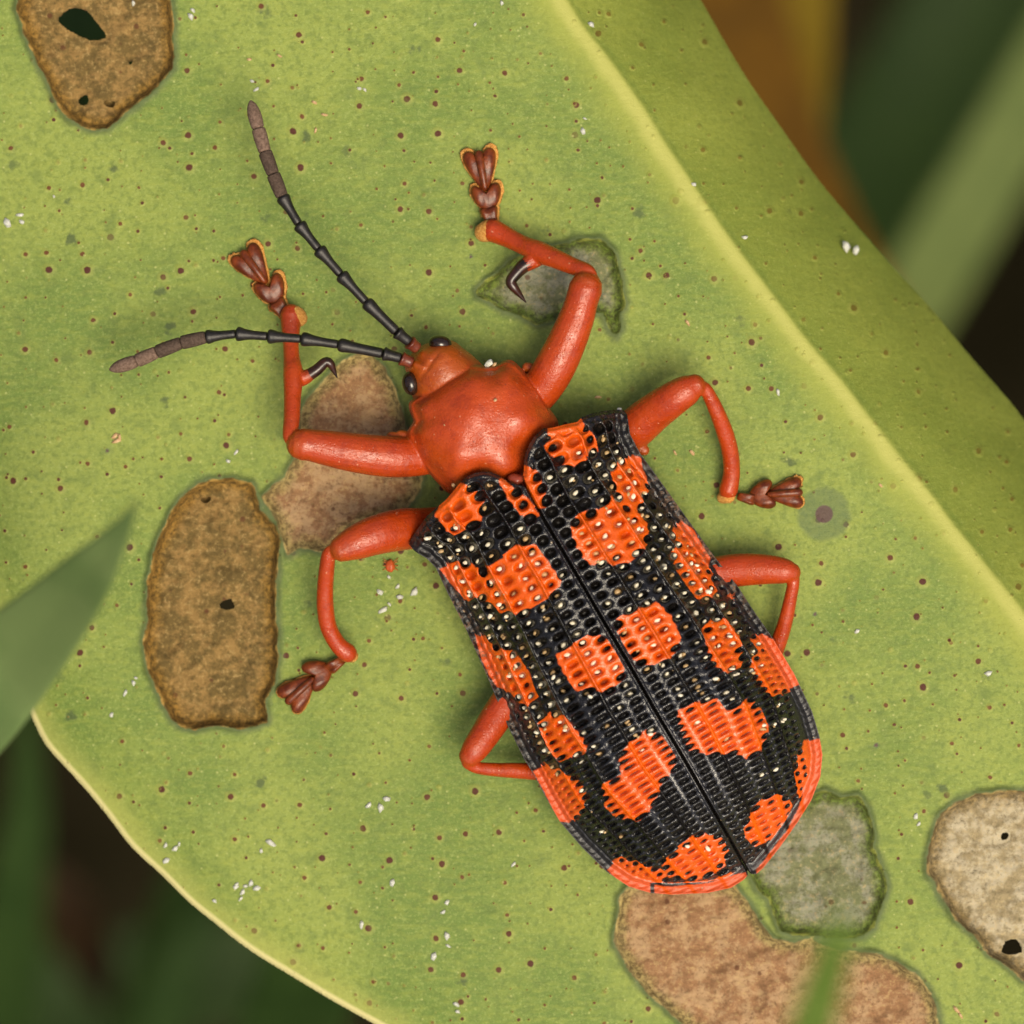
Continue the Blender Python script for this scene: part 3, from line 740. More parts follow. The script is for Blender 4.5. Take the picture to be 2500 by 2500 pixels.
# --- granules lodged in the pits
def ico(sub=1):
    bm = bmesh.new(); bmesh.ops.create_icosphere(bm, subdivisions=sub, radius=1.0)
    v = np.array([x.co[:] for x in bm.verts]); f = [[x.index for x in fc.verts] for fc in bm.faces]
    bm.free(); return v, f
iv, ifc = ico(2)
gmesh = []
for vi, mt in ((0, M_GRAIN), (1, M_GRAIN), (2, M_GRAIN2)):
    v = iv * np.array([0.085, 0.055, 0.045]) * (1 + 0.07 * np.sin(iv[:, [1]] * 5 + vi * 2))
    me = mesh_from('granule', v, ifc); me.materials.append(mt); gmesh.append(me)
cands = []
for sd in (1, -1):
    poly = SUT[1:] + OUTER[sd][::-1] + FRONT[sd][::-1][1:]
    for r, (lo, hi) in enumerate(ROWS):
        fcen = 0.5 * (lo + hi)
        atab = aa
        ph = np.interp(atab, aa, PHI) + ROFF[sd][r] + 0.22 * vnoise(atab * 0.8, np.full(atab.shape, r * 7.3 + 3.1), 61 + sd)
        for k in range(int(ph[0]) + 1, int(ph[-1])):
            a0 = float(np.interp(k + 0.5, ph, atab))
            if a0 < 0.15 or a0 > 10.5: continue
            Bw = float(np.interp(a0, *OUT_B[sd])); bs = float(np.interp(a0, sut_a, sut_b))
            b0 = bs + sd * fcen * Bw
            pr = 0.82 if a0 < 5.2 else (0.70 - 0.5 * (a0 - 5.2) / 2.0 if a0 < 7.2 else 0.05)
            if r >= 4 and a0 < 7.0: pr = min(pr + 0.12, 0.92)
            if r == 0: pr *= 0.62
            if a0 < 1.1 and r < 2: pr *= 0.15
            if random.random() > pr: continue
            cands.append((sd, a0 + random.uniform(-.04, .04), b0 + random.uniform(-.04, .04), poly))
random.shuffle(cands)
ngr = 0
extra = {1: [], -1: []}
for i, (sd, a0, b0, poly) in enumerate(list(cands)):
    if random.random() < (0.55 if abs(b0) > 1.7 else 0.16):
        cands.append((sd, a0 + random.uniform(-.11, .11), b0 + random.uniform(-.08, .08), poly))
for sd, a0, b0, poly in cands:
    A1, B1 = np.array([a0]), np.array([b0])
    if sdf(A1, B1, poly)[0] < 0.30: continue
    F = shell_fields(A1, B1, sd)
    z0 = float(F['z'][0]) + 0.025
    if F['dside'][0] < 0.36: continue
    px, py = from_ab(a0, b0)
    if ngr >= 290:
        extra[sd].append((P(px, py, z0), random.uniform(0.45, 0.8), random.gauss(25, 40)))
        continue
    o = obj('granule', random.choice((gmesh[0], gmesh[0], gmesh[1], gmesh[2])), None, elytra[sd])
    o.location = P(px, py, z0)
    slope = float(np.clip((0.9 - F['dside'][0]) * 0.7, 0, 0.7))
    sz = random.uniform(0.72, 1.08)
    o.rotation_euler = (0, 0, math.radians(random.gauss(25, 28)))
    o.scale = (sz, sz * random.uniform(0.85, 1.1), sz)
    ngr += 1

for sd in (1, -1):
    if extra[sd]:
        vv, ff = [], []
        v1, f1 = ico(1)
        for c_, s_, r_ in extra[sd]:
            r_ = math.radians(r_); w_ = v1 * np.array([0.085, 0.055, 0.045]) * s_
            w_ = np.stack([w_[:, 0] * math.cos(r_) - w_[:, 1] * math.sin(r_), w_[:, 0] * math.sin(r_) + w_[:, 1] * math.cos(r_), w_[:, 2]], 1) + np.array(c_)
            n_ = len(vv) * len(v1); vv.append(w_); ff += [[k_ + n_ for k_ in q_] for q_ in f1]
        tag(obj('fine_granules', mesh_from('fine_granules', np.concatenate(vv), ff), M_GRAIN2, elytra[sd]), kind='stuff')

# --- solid body pieces, fused to one skin
BV, BF, BT = [], [], []                         # vertices, faces, tone of each vertex
def add_piece(v, f, tone):
    n = sum(len(x) for x in BV)
    BV.append(np.asarray(v, float)); BF.extend([[i + n for i in fc] for fc in f])
    t = np.asarray(tone, float)
    BT.append(np.tile(t, (len(v), 1)) if t.ndim == 1 else t)

def tube(pts, seg=18, sub=4, flat=1.0, round_ends=True):
    """pts: (px, py, z, radius in px) -> closed tapering tube"""
    c = catmull(pts, sub)
    P3 = np.array([P(x, y, z)[:] for x, y, z, r in c]); R = c[:, 3] / 100
    tan = np.gradient(P3, axis=0); tan /= np.linalg.norm(tan, axis=1, keepdims=True)
    if round_ends:
        k = [(0.55, 0.83), (0.85, 0.53), (0.97, 0.22)]
        pre = [(P3[0] - tan[0] * R[0] * a, R[0] * b, tan[0]) for a, b in k[::-1]]
        post = [(P3[-1] + tan[-1] * R[-1] * a, R[-1] * b, tan[-1]) for a, b in k]
        P3 = np.array([x[0] for x in pre] + list(P3) + [x[0] for x in post])
        R = np.array([x[1] for x in pre] + list(R) + [x[1] for x in post])
        tan = np.array([x[2] for x in pre] + list(tan) + [x[2] for x in post])
    V, Fc = [], []
    up = np.array([0, 0, 1.0])
    n = len(P3)
    for i in range(n):
        s = np.cross(tan[i], up); s /= np.linalg.norm(s) + 1e-9
        u = np.cross(s, tan[i])
        for j in range(seg):
            t = 2 * math.pi * j / seg
            V.append(P3[i] + R[i] * (math.cos(t) * s + flat * math.sin(t) * u))
    for i in range(n - 1):
        for j in range(seg):
            a, b = i * seg + j, i * seg + (j + 1) % seg
            Fc.append([a, b, b + seg, a + seg])
    Fc.append(list(range(seg))[::-1]); Fc.append([(n - 1) * seg + j for j in range(seg)])
    return np.array(V), Fc, n, seg

def dome(outline_px, ze, zt, zlow, power=2.6, sub=4, nr=16, ztop_fn=None, ell=None):
    """closed cushion over an outline: z rises from ze at the rim to zt, underside down to zlow"""
    o = catmull(outline_px, sub, True); n = len(o)
    c = o.mean(0)
    V, Fc = [], []
    rho = list(np.sin(np.linspace(0.04, math.pi / 2, nr)))
    rings = [(r, +1) for r in rho] + [(r, -1) for r in rho[::-1][1:]]
    for r, sg in rings:
        q = c + (o - c) * r
        hgt = (1 - min(r, 1) ** power) ** 0.55
        for k in range(n):
            if sg > 0:
                if ell is not None:                     # smooth ellipsoid crown, dropped along the rim
                    ex_, ey_, la, lb, ca_, sa_ = ell
                    u_, v_ = q[k][0] - ex_, q[k][1] - ey_
                    E = ((u_ * ca_ + v_ * sa_) / la) ** 2 + ((-u_ * sa_ + v_ * ca_) / lb) ** 2
                    dist_ = float(seg_dist(np.array([q[k][0]]), np.array([q[k][1]]), [tuple(x) for x in o[::3]], True)[0]) if r < 0.999 else 0.0
                    hgt = math.sqrt(max(0.0, 1 - 0.78 * min(E, 1.25))) * (1 - math.exp(-dist_ / 16.0)) ** 0.8
                z = ze + (zt - ze) * hgt + (ztop_fn(q[k][0], q[k][1], r) if ztop_fn else 0)
            else:
                z = ze + (zlow - ze) * (1 - r ** 3) ** 0.5
            V.append(P(q[k][0], q[k][1], z)[:])
    R = len(rings)
    for i in range(R - 1):
        for k in range(n):
            a, b = i * n + k, i * n + (k + 1) % n
            Fc.append([a, a + n, b + n, b])
    Fc.append(list(range(n))); Fc.append([(R - 1) * n + k for k in range(n)][::-1])
    return np.array(V), Fc

RED = (0.40, 0.042, 0.004); RED2 = (0.45, 0.054, 0.006); ORG = (0.36, 0.066, 0.004); KNEE = (0.32, 0.055, 0.004); DRK = (0.26, 0.022, 0.008)
# pronotum
PRO = zoomed([(400, 850), (470, 790), (560, 715), (690, 645), (800, 605), (900, 620), (1000, 615), (1090, 572), (1160, 600), (1250, 700), (1330, 800), (1380, 890), (1440, 980), (1490, 1060), (1480, 1140), (1420, 1230), (1330, 1330), (1240, 1470), (1150, 1570), (1000, 1590), (860, 1600), (740, 1650), (620, 1620), (540, 1540), (450, 1440), (400, 1370), (345, 1270), (305, 1180), (305, 1130), (350, 1060), (335, 1010), (315, 950), (325, 900)], 900, 700, 3.22)
def pro_z(x, y, r):
    u, v = (x - 1180) / 100, (y - 1045) / 100
    t = (u * AX[0] + v * AX[1]); w = (-u * AX[1] + v * AX[0])
    d = 0
    for cx, cy, s, am in ((0.95, 0.62, 0.26, -0.24), (0.95, -0.62, 0.26, -0.24), (-0.9, 0.95, 0.28, -0.10), (-0.95, -0.8, 0.25, -0.10), (1.15, 0, 0.3, 0.10), (0.25, 0.95, 0.3, 0.12), (0.25, -0.95, 0.3, 0.12), (-0.5, 0.1, 0.35, 0.07), (0.1, 0.35, 0.25, -0.05)):
        d += am * math.exp(-((t - cx) ** 2 + (w - cy) ** 2) / s ** 2)
    d += 0.10 * math.exp(-((r - 0.965) / 0.03) ** 2)
    d -= 0.055 * math.exp(-((r - 0.88) / 0.045) ** 2) * (1.0 if t < -0.5 else 0.35)
    d += 0.05 * math.sin(2.1 * t + 1) * math.sin(2.7 * w + .4)
    return d
v, f = dome(PRO, 1.55, 3.0, 0.75, 2.3, 3, 26, pro_z, (1178, 1045, 178, 168, AX[0], AX[1])); add_piece(v, f, RED2)
# head
HEAD = zoomed([(285, 625), (300, 575), (345, 515), (400, 470), (470, 440), (560, 405), (660, 425), (740, 480), (850, 570), (930, 680), (850, 850), (640, 980), (450, 960), (350, 880), (335, 790), (320, 710), (290, 660)], 900, 700, 3.22)
def head_z(x, y, r):
    u, v = (x - 1036) / 100, (y - 884) / 100
    t = -(u * 0.82 + v * 0.57); w = -u * 0.57 + v * 0.82
    d = 0.12 * math.exp(-((t - 0.22) ** 2 + (w - 0.17) ** 2) / 0.10 ** 2) + 0.12 * math.exp(-((t - 0.22) ** 2 + (w + 0.17) ** 2) / 0.10 ** 2)
    d -= 0.10 * math.exp(-((t - 0.12) / 0.30) ** 2 - (w / 0.07) ** 2)
    d -= 0.06 * math.exp(-((t + 0.15) ** 2) / 0.05 ** 2) * math.exp(-(w / 0.4) ** 2)
    return d
v, f = dome(HEAD, 1.35, 2.30, 0.85, 2.2, 3, 20, head_z, (1090, 910, 125, 105, 0.82, 0.57)); add_piece(v, f, ORG)
# neck
add_piece(*tube([(1060, 920, 1.5, 42), (1120, 980, 1.6, 60), (1180, 1050, 1.6, 70)], 20)[:2], ORG)
# abdomen beneath the wing cases
ABD = [from_ab(a, b) for a, b in ((-0.6, 0), (-0.2, 1.6), (1.0, 2.45), (3.0, 2.75), (6.0, 2.85), (8.5, 2.4), (10.2, 1.3), (10.6, 0), (10.2, -1.3), (8.5, -2.4), (6.0, -2.85), (3.0, -2.75), (1.0, -2.45), (-0.2, -1.6))]
v, f = dome(ABD, 1.0, 1.5, 0.42, 2.6, 3, 10); add_piece(v, f, DRK)
# chest linking pronotum and abdomen
add_piece(*tube([(1180, 1060, 1.4, 90), (1240, 1160, 1.3, 100), (1330, 1330, 1.2, 110)], 20)[:2], RED)

LEGS = []   # femur pts, tibia pts
def leg(femur, tibia, fem_tone=RED):
    v, f, n, seg = tube(femur, 22, 4)
    t = np.zeros((len(v), 3)); k = np.repeat(np.linspace(0, 1, n), seg)[:, None]
    w = smooth(k, 0.86, 0.98)
    t = np.array(fem_tone) * (1 - w) + np.array(KNEE) * w
    add_piece(v, f, t)
    v, f, n, seg = tube(tibia, 18, 4)
    k = np.repeat(np.linspace(0, 1, n), seg)[:, None]
    w = smooth(k, 0.12, 0.0)
    add_piece(v, f, np.array(RED) * (1 - w) + np.array((0.33, 0.03, 0.008)) * w)
# front leg by the scraped patch
leg([(1270, 1010, 1.3, 40), (1318, 955, 1.45, 47), (1352, 900, 1.65, 50), (1384, 835, 1.8, 47), (1408, 775, 1.9, 43), (1420, 735, 1.95, 40), (1430, 703, 1.97, 41)],
    [(1442, 690, 1.98, 20), (1446, 674, 1.98, 13), (1434, 663, 1.92, 19), (1399, 650, 1.7, 21), (1355, 631, 1.4, 24), (1312, 614, 1.1, 27), (1276, 598, 0.85, 23), (1236, 578, 0.6, 25), (1204, 563, 0.45, 29)])
# front leg over the tan scar
leg([(1080, 1110, 1.3, 40), (1020, 1116, 1.45, 46), (952, 1115, 1.65, 50), (872, 1106, 1.8, 48), (800, 1094, 1.9, 43), (760, 1087, 1.95, 39), (738, 1085, 1.97, 39)],
    [(722, 1084, 1.98, 18), (711, 1080, 1.98, 12), (708, 1064, 1.92, 18), (712, 1023, 1.7, 20), (714, 966, 1.4, 21), (716, 915, 1.15, 25), (712, 875, 0.9, 20), (710, 835, 0.65, 20), (710, 796, 0.5, 24), (711, 770, 0.42, 28)])
# middle leg beside the shoulder, knee towards the fold
leg([(1490, 1090, 0.75, 44), (1546, 1049, 0.95, 50), (1596, 1007, 1.3, 47), (1646, 972, 1.7, 42), (1680, 951, 1.78, 37), (1694, 943, 1.8, 30)],
    [(1698, 940, 1.82, 18), (1711, 939, 1.82, 11), (1724, 952, 1.72, 16), (1748, 1000, 1.45, 19), (1770, 1057, 1.1, 21), (1783, 1107, 0.8, 21), (1786, 1157, 0.55, 21), (1778, 1196, 0.4, 24)])
# middle leg beside the long brown scar
leg([(1090, 1280, 0.75, 44), (1031, 1289, 0.9, 49), (978, 1293, 1.2, 51), (919, 1306, 1.62, 48), (868, 1325, 1.75, 42), (838, 1338, 1.8, 34)],
    [(828, 1336, 1.82, 18), (813, 1338, 1.82, 11), (803, 1352, 1.72, 17), (798, 1385, 1.5, 19), (794, 1432, 1.2, 20), (794, 1481, 0.95, 21), (802, 1531, 0.7, 21), (824, 1572, 0.5, 21), (848, 1594, 0.4, 24)])
# hind legs
leg([(1650, 1420, 1.0, 34), (1745, 1399, 1.0, 39), (1811, 1391, 1.1, 40), (1874, 1390, 1.25, 36), (1915, 1394, 1.35, 31), (1929, 1397, 1.35, 26)],
    [(1938, 1405, 1.35, 14), (1937, 1425, 1.3, 15), (1930, 1460, 1.15, 16), (1918, 1515, 0.9, 18), (1902, 1565, 0.65, 20), (1880, 1620, 0.4, 22)])
leg([(1290, 1640, 1.0, 34), (1245, 1700, 1.0, 38), (1215, 1745, 1.1, 39), (1186, 1790, 1.25, 36), (1160, 1828, 1.35, 33), (1148, 1844, 1.35, 28)],
    [(1141, 1862, 1.32, 15), (1164, 1874, 1.2, 15), (1209, 1879, 1.0, 17), (1251, 1881, 0.8, 19), (1310, 1884, 0.55, 21), (1370, 1890, 0.35, 22)])
# red roots of the shin spurs
for pts in ([(1326, 618, 1.05, 24), (1300, 636, 1.08, 21), (1280, 649, 1.12, 17)], [(718, 926, 1.1, 24), (742, 922, 1.15, 19), (757, 914, 1.18, 15.5)]):
    v, f, n, seg = tube(pts, 14, 4)
    k = np.repeat(np.linspace(0, 1, n), seg)[:, None]; w = smooth(k, 0.5, 1.0)
    add_piece(v, f, np.array(RED) * (1 - w) + np.array((0.06, 0.012, 0.006)) * w)
# small hip lobes
for x, y, z in ((1293, 897, 1.3), (1299, 905, 1.2), (962, 1066, 1.4), (985, 1062, 1.4), (1566, 1096, 1.0)):
    add_piece(*tube([(x - 6, y, z, 13), (x + 6, y + 3, z, 14)], 12, 2)[:2], ORG)

raw = mesh_from('raw_body', np.concatenate(BV), BF, False)
tmp = bpy.data.objects.new('raw_body', raw); C.objects.link(tmp)
md = tmp.modifiers.new('r', 'REMESH'); md.mode = 'VOXEL'; md.voxel_size = 0.027
sm = tmp.modifiers.new('s', 'SMOOTH'); sm.factor = 0.5; sm.iterations = 2
dg = bpy.context.evaluated_depsgraph_get()
me = bpy.data.meshes.new_from_object(tmp.evaluated_get(dg))
bpy.data.objects.remove(tmp); bpy.data.meshes.remove(raw)
me.name = 'body'
allv = np.concatenate(BV); allt = np.concatenate(BT)
kd = kdtree.KDTree(len(allv))
for i, v in enumerate(allv): kd.insert(v, i)
kd.balance()
cols = np.zeros((len(me.vertices), 3), np.float32)
for i, vt in enumerate(me.vertices):
    hits = kd.find_n(vt.co, 4)
    w = [1 / (h[2] + 0.03) for h in hits]; s_ = sum(w)
    cols[i] = sum(allt[h[1]] * (ww / s_) for h, ww in zip(hits, w))
at = me.attributes.new('tone', 'FLOAT_COLOR', 'POINT')
at.data.foreach_set('color', np.concatenate([cols, np.ones((len(cols), 1), np.float32)], 1).ravel())
me.polygons.foreach_set('use_smooth', np.ones(len(me.polygons), bool))
me.materials.clear()
body = obj('body', me, M_BODY, beetle)

# --- eyes
def ellipsoid(name, px, py, z, rad, rot, mat, parent, sub=4):
    v, f = ico(sub)
    o = obj(name, mesh_from(name, v * np.array(rad), f), mat, parent)
    o.location = P(px, py, z); o.rotation_euler = rot
    return o
ellipsoid('eye', 1075, 839, 1.70, (0.28, 0.20, 0.24), (0, 0.1, math.radians(-8)), M_EYE, beetle)
ellipsoid('eye', 1003, 936, 1.70, (0.21, 0.29, 0.24), (0, 0, math.radians(10)), M_EYE, beetle)
# --- scutellum
v, f = dome(zoomed([(1090, 1500), (1130, 1470), (1190, 1475), (1230, 1490), (1225, 1530), (1190, 1560), (1180, 1590), (1150, 1570), (1110, 1540)], 900, 700, 3.22), 2.75, 2.98, 2.4, 2.2, 3, 8)
obj('scutellum', mesh_from('scutellum', v, f), M_SCUT, beetle)

# --- antennae
def antenna(joints, z0, z1, zmid):
    n = len(joints)
    par = None
    t = np.linspace(0, 1, n)
    zz = z0 + (z1 - z0) * t + zmid * 4 * t * (1 - t)
    for i in range(n - 1):
        (x0, y0), (x1, y1) = joints[i], joints[i + 1]
        vel = i >= n - 5
        prox, dist = ((13, 16) if i == 0 else (11, 15) if i < 3 else (9.5, 15.5) if not vel else (13.5, 15.0))
        pr = [(0.0, prox * 0.75), (0.05, prox), (0.45, prox * 1.04), (0.72, (prox + dist) / 2), (0.88, dist), (0.97, dist * 0.93), (1.01, dist * 0.6)]
        if i == n - 2:
            pr = [(0.0, 11), (0.06, 13.5), (0.35, 15), (0.65, 13.5), (0.86, 9.0), (0.95, 5.0), (1.0, 2.0)]
        elif vel:
            pr = [(0.0, prox * 0.8), (0.05, prox), (0.5, dist), (0.9, dist), (0.97, dist * 0.9), (1.0, dist * 0.6)]
        pts = [(x0 + (x1 - x0) * s, y0 + (y1 - y0) * s, zz[i] + (zz[i + 1] - zz[i]) * s, r) for s, r in pr]
        v, f, _, _ = tube([(x_, y_, z_, r_ * 1.12) for x_, y_, z_, r_ in pts], 16, 2, 1.0, False)
        mt = M_SCAPE if i == 0 else M_ANT3 if i >= n - 3 else M_ANT2 if vel else M_ANT
        if i == 0:
            par = obj('antenna', mesh_from('antenna', v, f), mt, beetle)
        else:
            obj('antenna_segment', mesh_from('antenna_segment', v, f), mt, par)
antenna(zoomed([(1432, 1795), (1378, 1752), (1292, 1684), (1085, 1482), (915, 1297), (765, 1125), (632, 957), (520, 770), (460, 620), (405, 470), (360, 315), (308, 125)], 500, 200, 2.76), 1.95, 2.1, 0.35)
antenna([(1006, 886), (978, 874), (935, 863), (826, 841), (735, 827), (653, 821), (576, 815), (502, 823), (442, 837), (382, 860), (334, 881), (267, 903)], 1.9, 1.5, 0.3)

# --- spurs of the front shins
for pts in ([(1318, 625, 1.05, 20), (1296, 640, 1.1, 18), (1278, 650, 1.12, 17), (1261, 667, 1.15, 15), (1247, 687, 1.15, 13.5), (1255, 702, 1.15, 11.5), (1268, 718, 1.1, 7.5), (1284, 738, 1.05, 1.5)],
            [(724, 926, 1.1, 20), (742, 922, 1.15, 17), (757, 914, 1.18, 15), (775, 902, 1.2, 14), (795, 884, 1.2, 12.5), (806, 888, 1.2, 11), (814, 903, 1.15, 7), (823, 922, 1.1, 1.5)]):
    v, f, _, _ = tube(pts, 14, 4, 1.0, True)
    obj('spur', mesh_from('spur', v, f), M_SPUR, beetle)

# --- feet: small ring joint, heart-shaped lobe, split end lobe with the claw joint in its groove
HEART = [(-0.50, 0.0), (-0.42, 0.20), (-0.10, 0.42), (0.25, 0.52), (0.50, 0.46), (0.52, 0.28), (0.34, 0.10), (0.22, 0.0), (0.34, -0.10), (0.52, -0.28), (0.50, -0.46), (0.25, -0.52), (-0.10, -0.42), (-0.42, -0.20)]
SPLIT = [(-0.50, 0.0), (-0.46, 0.12), (-0.15, 0.30), (0.20, 0.48), (0.46, 0.52), (0.58, 0.38), (0.54, 0.18), (0.40, 0.07), (0.30, 0.0), (0.40, -0.07), (0.54, -0.18), (0.58, -0.38), (0.46, -0.52), (0.20, -0.48), (-0.15, -0.30), (-0.46, -0.12)]
RING = [(-0.5, 0.0), (-0.45, 0.3), (-0.1, 0.42), (0.35, 0.52), (0.5, 0.3), (0.45, 0.0), (0.5, -0.3), (0.35, -0.52), (-0.1, -0.42), (-0.45, -0.3)]
def lobe(shape, px, py, ang, L, W, z, hgt, grow=0.0):
    c, s = math.cos(ang), math.sin(ang)
    o = [(px + c * (x * L * (1 + grow)) - s * (y * W * (1 + grow)), py + s * (x * L * (1 + grow)) + c * (y * W * (1 + grow))) for x, y in shape]
    def crease(x, y, r):
        dx, dy = x - px, y - py
        w = (-dx * s + dy * c) / W
        return -0.35 * hgt * math.exp(-(w / 0.10) ** 2) * (1 - r * 0.3) + 0.12 * hgt * math.cos(w * 19)
    return dome(o, z, z + hgt, z - hgt * 0.7, 2.0, 3, 8, crease)
def foot(tip, segs, pad, fringe=True):
    """tip: end of the shin; segs: (px, py, length, width) of three joints; pad: hair tuft"""
    par = None
    for i, (px, py, L, W) in enumerate(segs):
        L, W = L * 0.97, W * 0.90
        x0, y0 = tip if i == 0 else segs[i - 1][:2]
        ang = math.atan2(py - y0, px - x0)
        if i == 2: ang = math.atan2(segs[2][1] - segs[1][1], segs[2][0] - segs[1][0])
        w = P(px, py, 0); z = leaf_z(w.x, w.y) + (0.30, 0.25, 0.20)[i]
        v, f = lobe((RING, HEART, SPLIT)[i], px, py, ang, L, W, z, (0.16, 0.17, 0.15)[i])
        if i == 0:
            par = obj('foot', mesh_from('foot', v, f), M_FOOT, beetle)
        else:
            obj('foot_lobe', mesh_from('foot_lobe', v, f), M_FOOT, par)
        if fringe or i == 2:
            v, f = lobe((RING, HEART, SPLIT)[i], px + (2 if i < 2 else 1), py - 2, ang, L, W, z - 0.09, 0.05, 0.13 if fringe else 0.05)
            v = v + rng.normal(0, 0.014, v.shape); obj('hair_fringe', mesh_from('hair_fringe', v, f), M_FRINGE, par)
        if i == 2:
            c, s = math.cos(ang), math.sin(ang)
            pts = [(px + c * L * t, py + s * L * t, z + h_, r) for t, h_, r in ((-0.40, 0.12, 7), (-0.1, 0.16, 9), (0.2, 0.15, 10), (0.46, 0.10, 11))]
            v, f, _, _ = tube(pts, 12, 3)
            obj('claw_joint', mesh_from('claw_joint', v, f), M_FOOT, par)
    (ax, ay, az, ar), (bx, by, bz, br) = pad
    v, f, _, _ = tube([(ax, ay, az, ar), (bx, by, bz, br)], 14, 3)
    obj('hair_pad', mesh_from('hair_pad', v, f), M_FRINGE, par)
foot((1204, 560), [(1196, 526, 46, 48), (1189, 484, 66, 80), (1177, 420, 98, 86)], ((1196, 562, 0.42, 27), (1184, 566, 0.35, 26)))
foot((702, 775), [(684, 752, 46, 48), (664, 712, 70, 82), (622, 655, 98, 86)], ((722, 768, 0.45, 22), (729, 776, 0.4, 22)))
foot((1785, 1208), [(1822, 1216, 48, 32), (1858, 1209, 62, 78), (1912, 1205, 84, 80)], ((1776, 1210, 0.35, 20), (1766, 1214, 0.3, 16)), False)
foot((846, 1604), [(821, 1621, 48, 36), (780, 1643, 66, 84), (736, 1683, 92, 86)], ((852, 1597, 0.36, 20), (858, 1601, 0.3, 17)), False)

# ------------------------------------------------------------------ crumbs, flakes and mites
def chip(seed, rad):
    v, f = ico(1); r = np.random.default_rng(seed)
    return mesh_from('flake', v * np.array(rad) * (0.6 + 0.8 * r.random((len(v), 1))), f, True)
chips = [chip(s_, (0.085, 0.05, 0.035)) for s_ in range(5)]
for c_ in chips: c_.materials.append(M_FLAKE)
crumbs = [chip(40 + s_, (0.075, 0.03, 0.03)) for s_ in range(3)]
for c_ in crumbs: c_.materials.append(M_CRUMB)
FL = [(19, 545, 1.6), (48, 524, 1.1), (54, 542, 1.1), (470, 25, 1.0), (466, 41, 1.2), (616, 198, .7), (625, 218, .9), (132, 480, .6), (325, 7, 1.0), (1444, 60, 1.1), (1424, 321, 1.1), (1428, 290, .6), (1695, 450, 1.0),
      (1819, 579, 1.1), (2066, 603, 1.8), (2090, 612, 1.5), (1899, 958, 1.0), (929, 1446, 1.4), (971, 1431, 1.0), (1011, 1446, 1.5), (977, 1457, 1.1), (934, 1489, 1.5), (950, 1409, .8), (950, 1475, .8), (326, 1668, .9),
      (332, 1655, .6), (305, 1692, 1.0), (272, 1746, 1.0), (900, 1965, 1.3), (929, 1973, 1.4), (945, 1950, 1.2), (661, 2059, 1.6), (638, 2078, .9), (404, 2063, 1.0), (427, 2072, 1.1), (405, 2102, 1.2), (437, 2061, .7),
      (575, 2166, 1.2), (592, 2177, 1.2), (612, 2157, 1.1), (626, 2169, 1.2), (587, 2194, .8), (600, 2163, .9), (578, 2158, .8), (524, 2200, .8), (958, 2156, 1.2), (882, 2258, 1.2), (1091, 2204, 1.1), (1082, 2226, 1.0),
      (1091, 2286, 1.3), (1059, 2336, 1.3), (1094, 2310, .8), (2236, 1994, 1.2), (2243, 2011, .9), (2412, 1644, 1.2), (2092, 1542, .9), (576, 1104, .9), (558, 1126, .9), (1113, 2452, 1.2), (1118, 2470, .8), (1160, 60, .6),
      (1253, 2110, .9), (878, 216, .9), (890, 219, .8), (1225, 8, .8)]
FLAKE_SPOTS = [(515, 630, 2150, 2205, 'white wax flake in the dense cluster near the cream leaf margin'),
               (395, 440, 2050, 2110, 'white wax flake in the small group right along the cream leaf margin'),
               (920, 1020, 1400, 1495, 'white wax flake in the loose cluster under the red mite'),
               (895, 950, 1945, 1980, 'white wax flake of the trio below the hind knee'),
               (630, 670, 2050, 2085, 'white wax flake of the unequal pair between flake cluster and trio'),
               (0, 60, 520, 550, 'white wax flake of the bright trio below the scar with the big hole'),
               (260, 340, 1650, 1750, 'white wax flake in the row beside the long brown scar'),
               (550, 580, 1100, 1130, 'white wax flake of the pair above the long brown scar'),
               (460, 475, 20, 45, 'white wax flake of the pair beside the scar with the big hole'),
               (610, 630, 190, 225, 'white wax flake of the pair just beyond the antenna tip'),
               (1690, 2100, 440, 615, 'white wax flake on the leaf side beyond the yellow fold'),
               (1440, 1450, 50, 70, 'white wax flake on the leaf side beyond the yellow fold'),
               (1050, 1120, 2200, 2480, 'white wax flake in the string beside the pinkish tan scar'),
               (2230, 2250, 1990, 2015, 'white wax flake between the grey green patch and the pale scar')]
for i, (px, py, s_) in enumerate(FL):
    w = P(px, py, 0); z = leaf_z(w.x, w.y)
    w = P(px, py, z + 0.02)
    o = obj('wax_flake', chips[i % 5]); o.location = w
    o.rotation_euler = (0, 0, random.uniform(0, 3.1)); o.scale = (s_,) * 3
    lab = 'lone white wax flake lying on the open green leaf skin'
    for x0, x1, y0, y1, t_ in FLAKE_SPOTS:
        if x0 <= px <= x1 and y0 <= py <= y1:
            lab = t_; break
    tag(o, lab, 'flake', 'white wax flakes on the leaf')
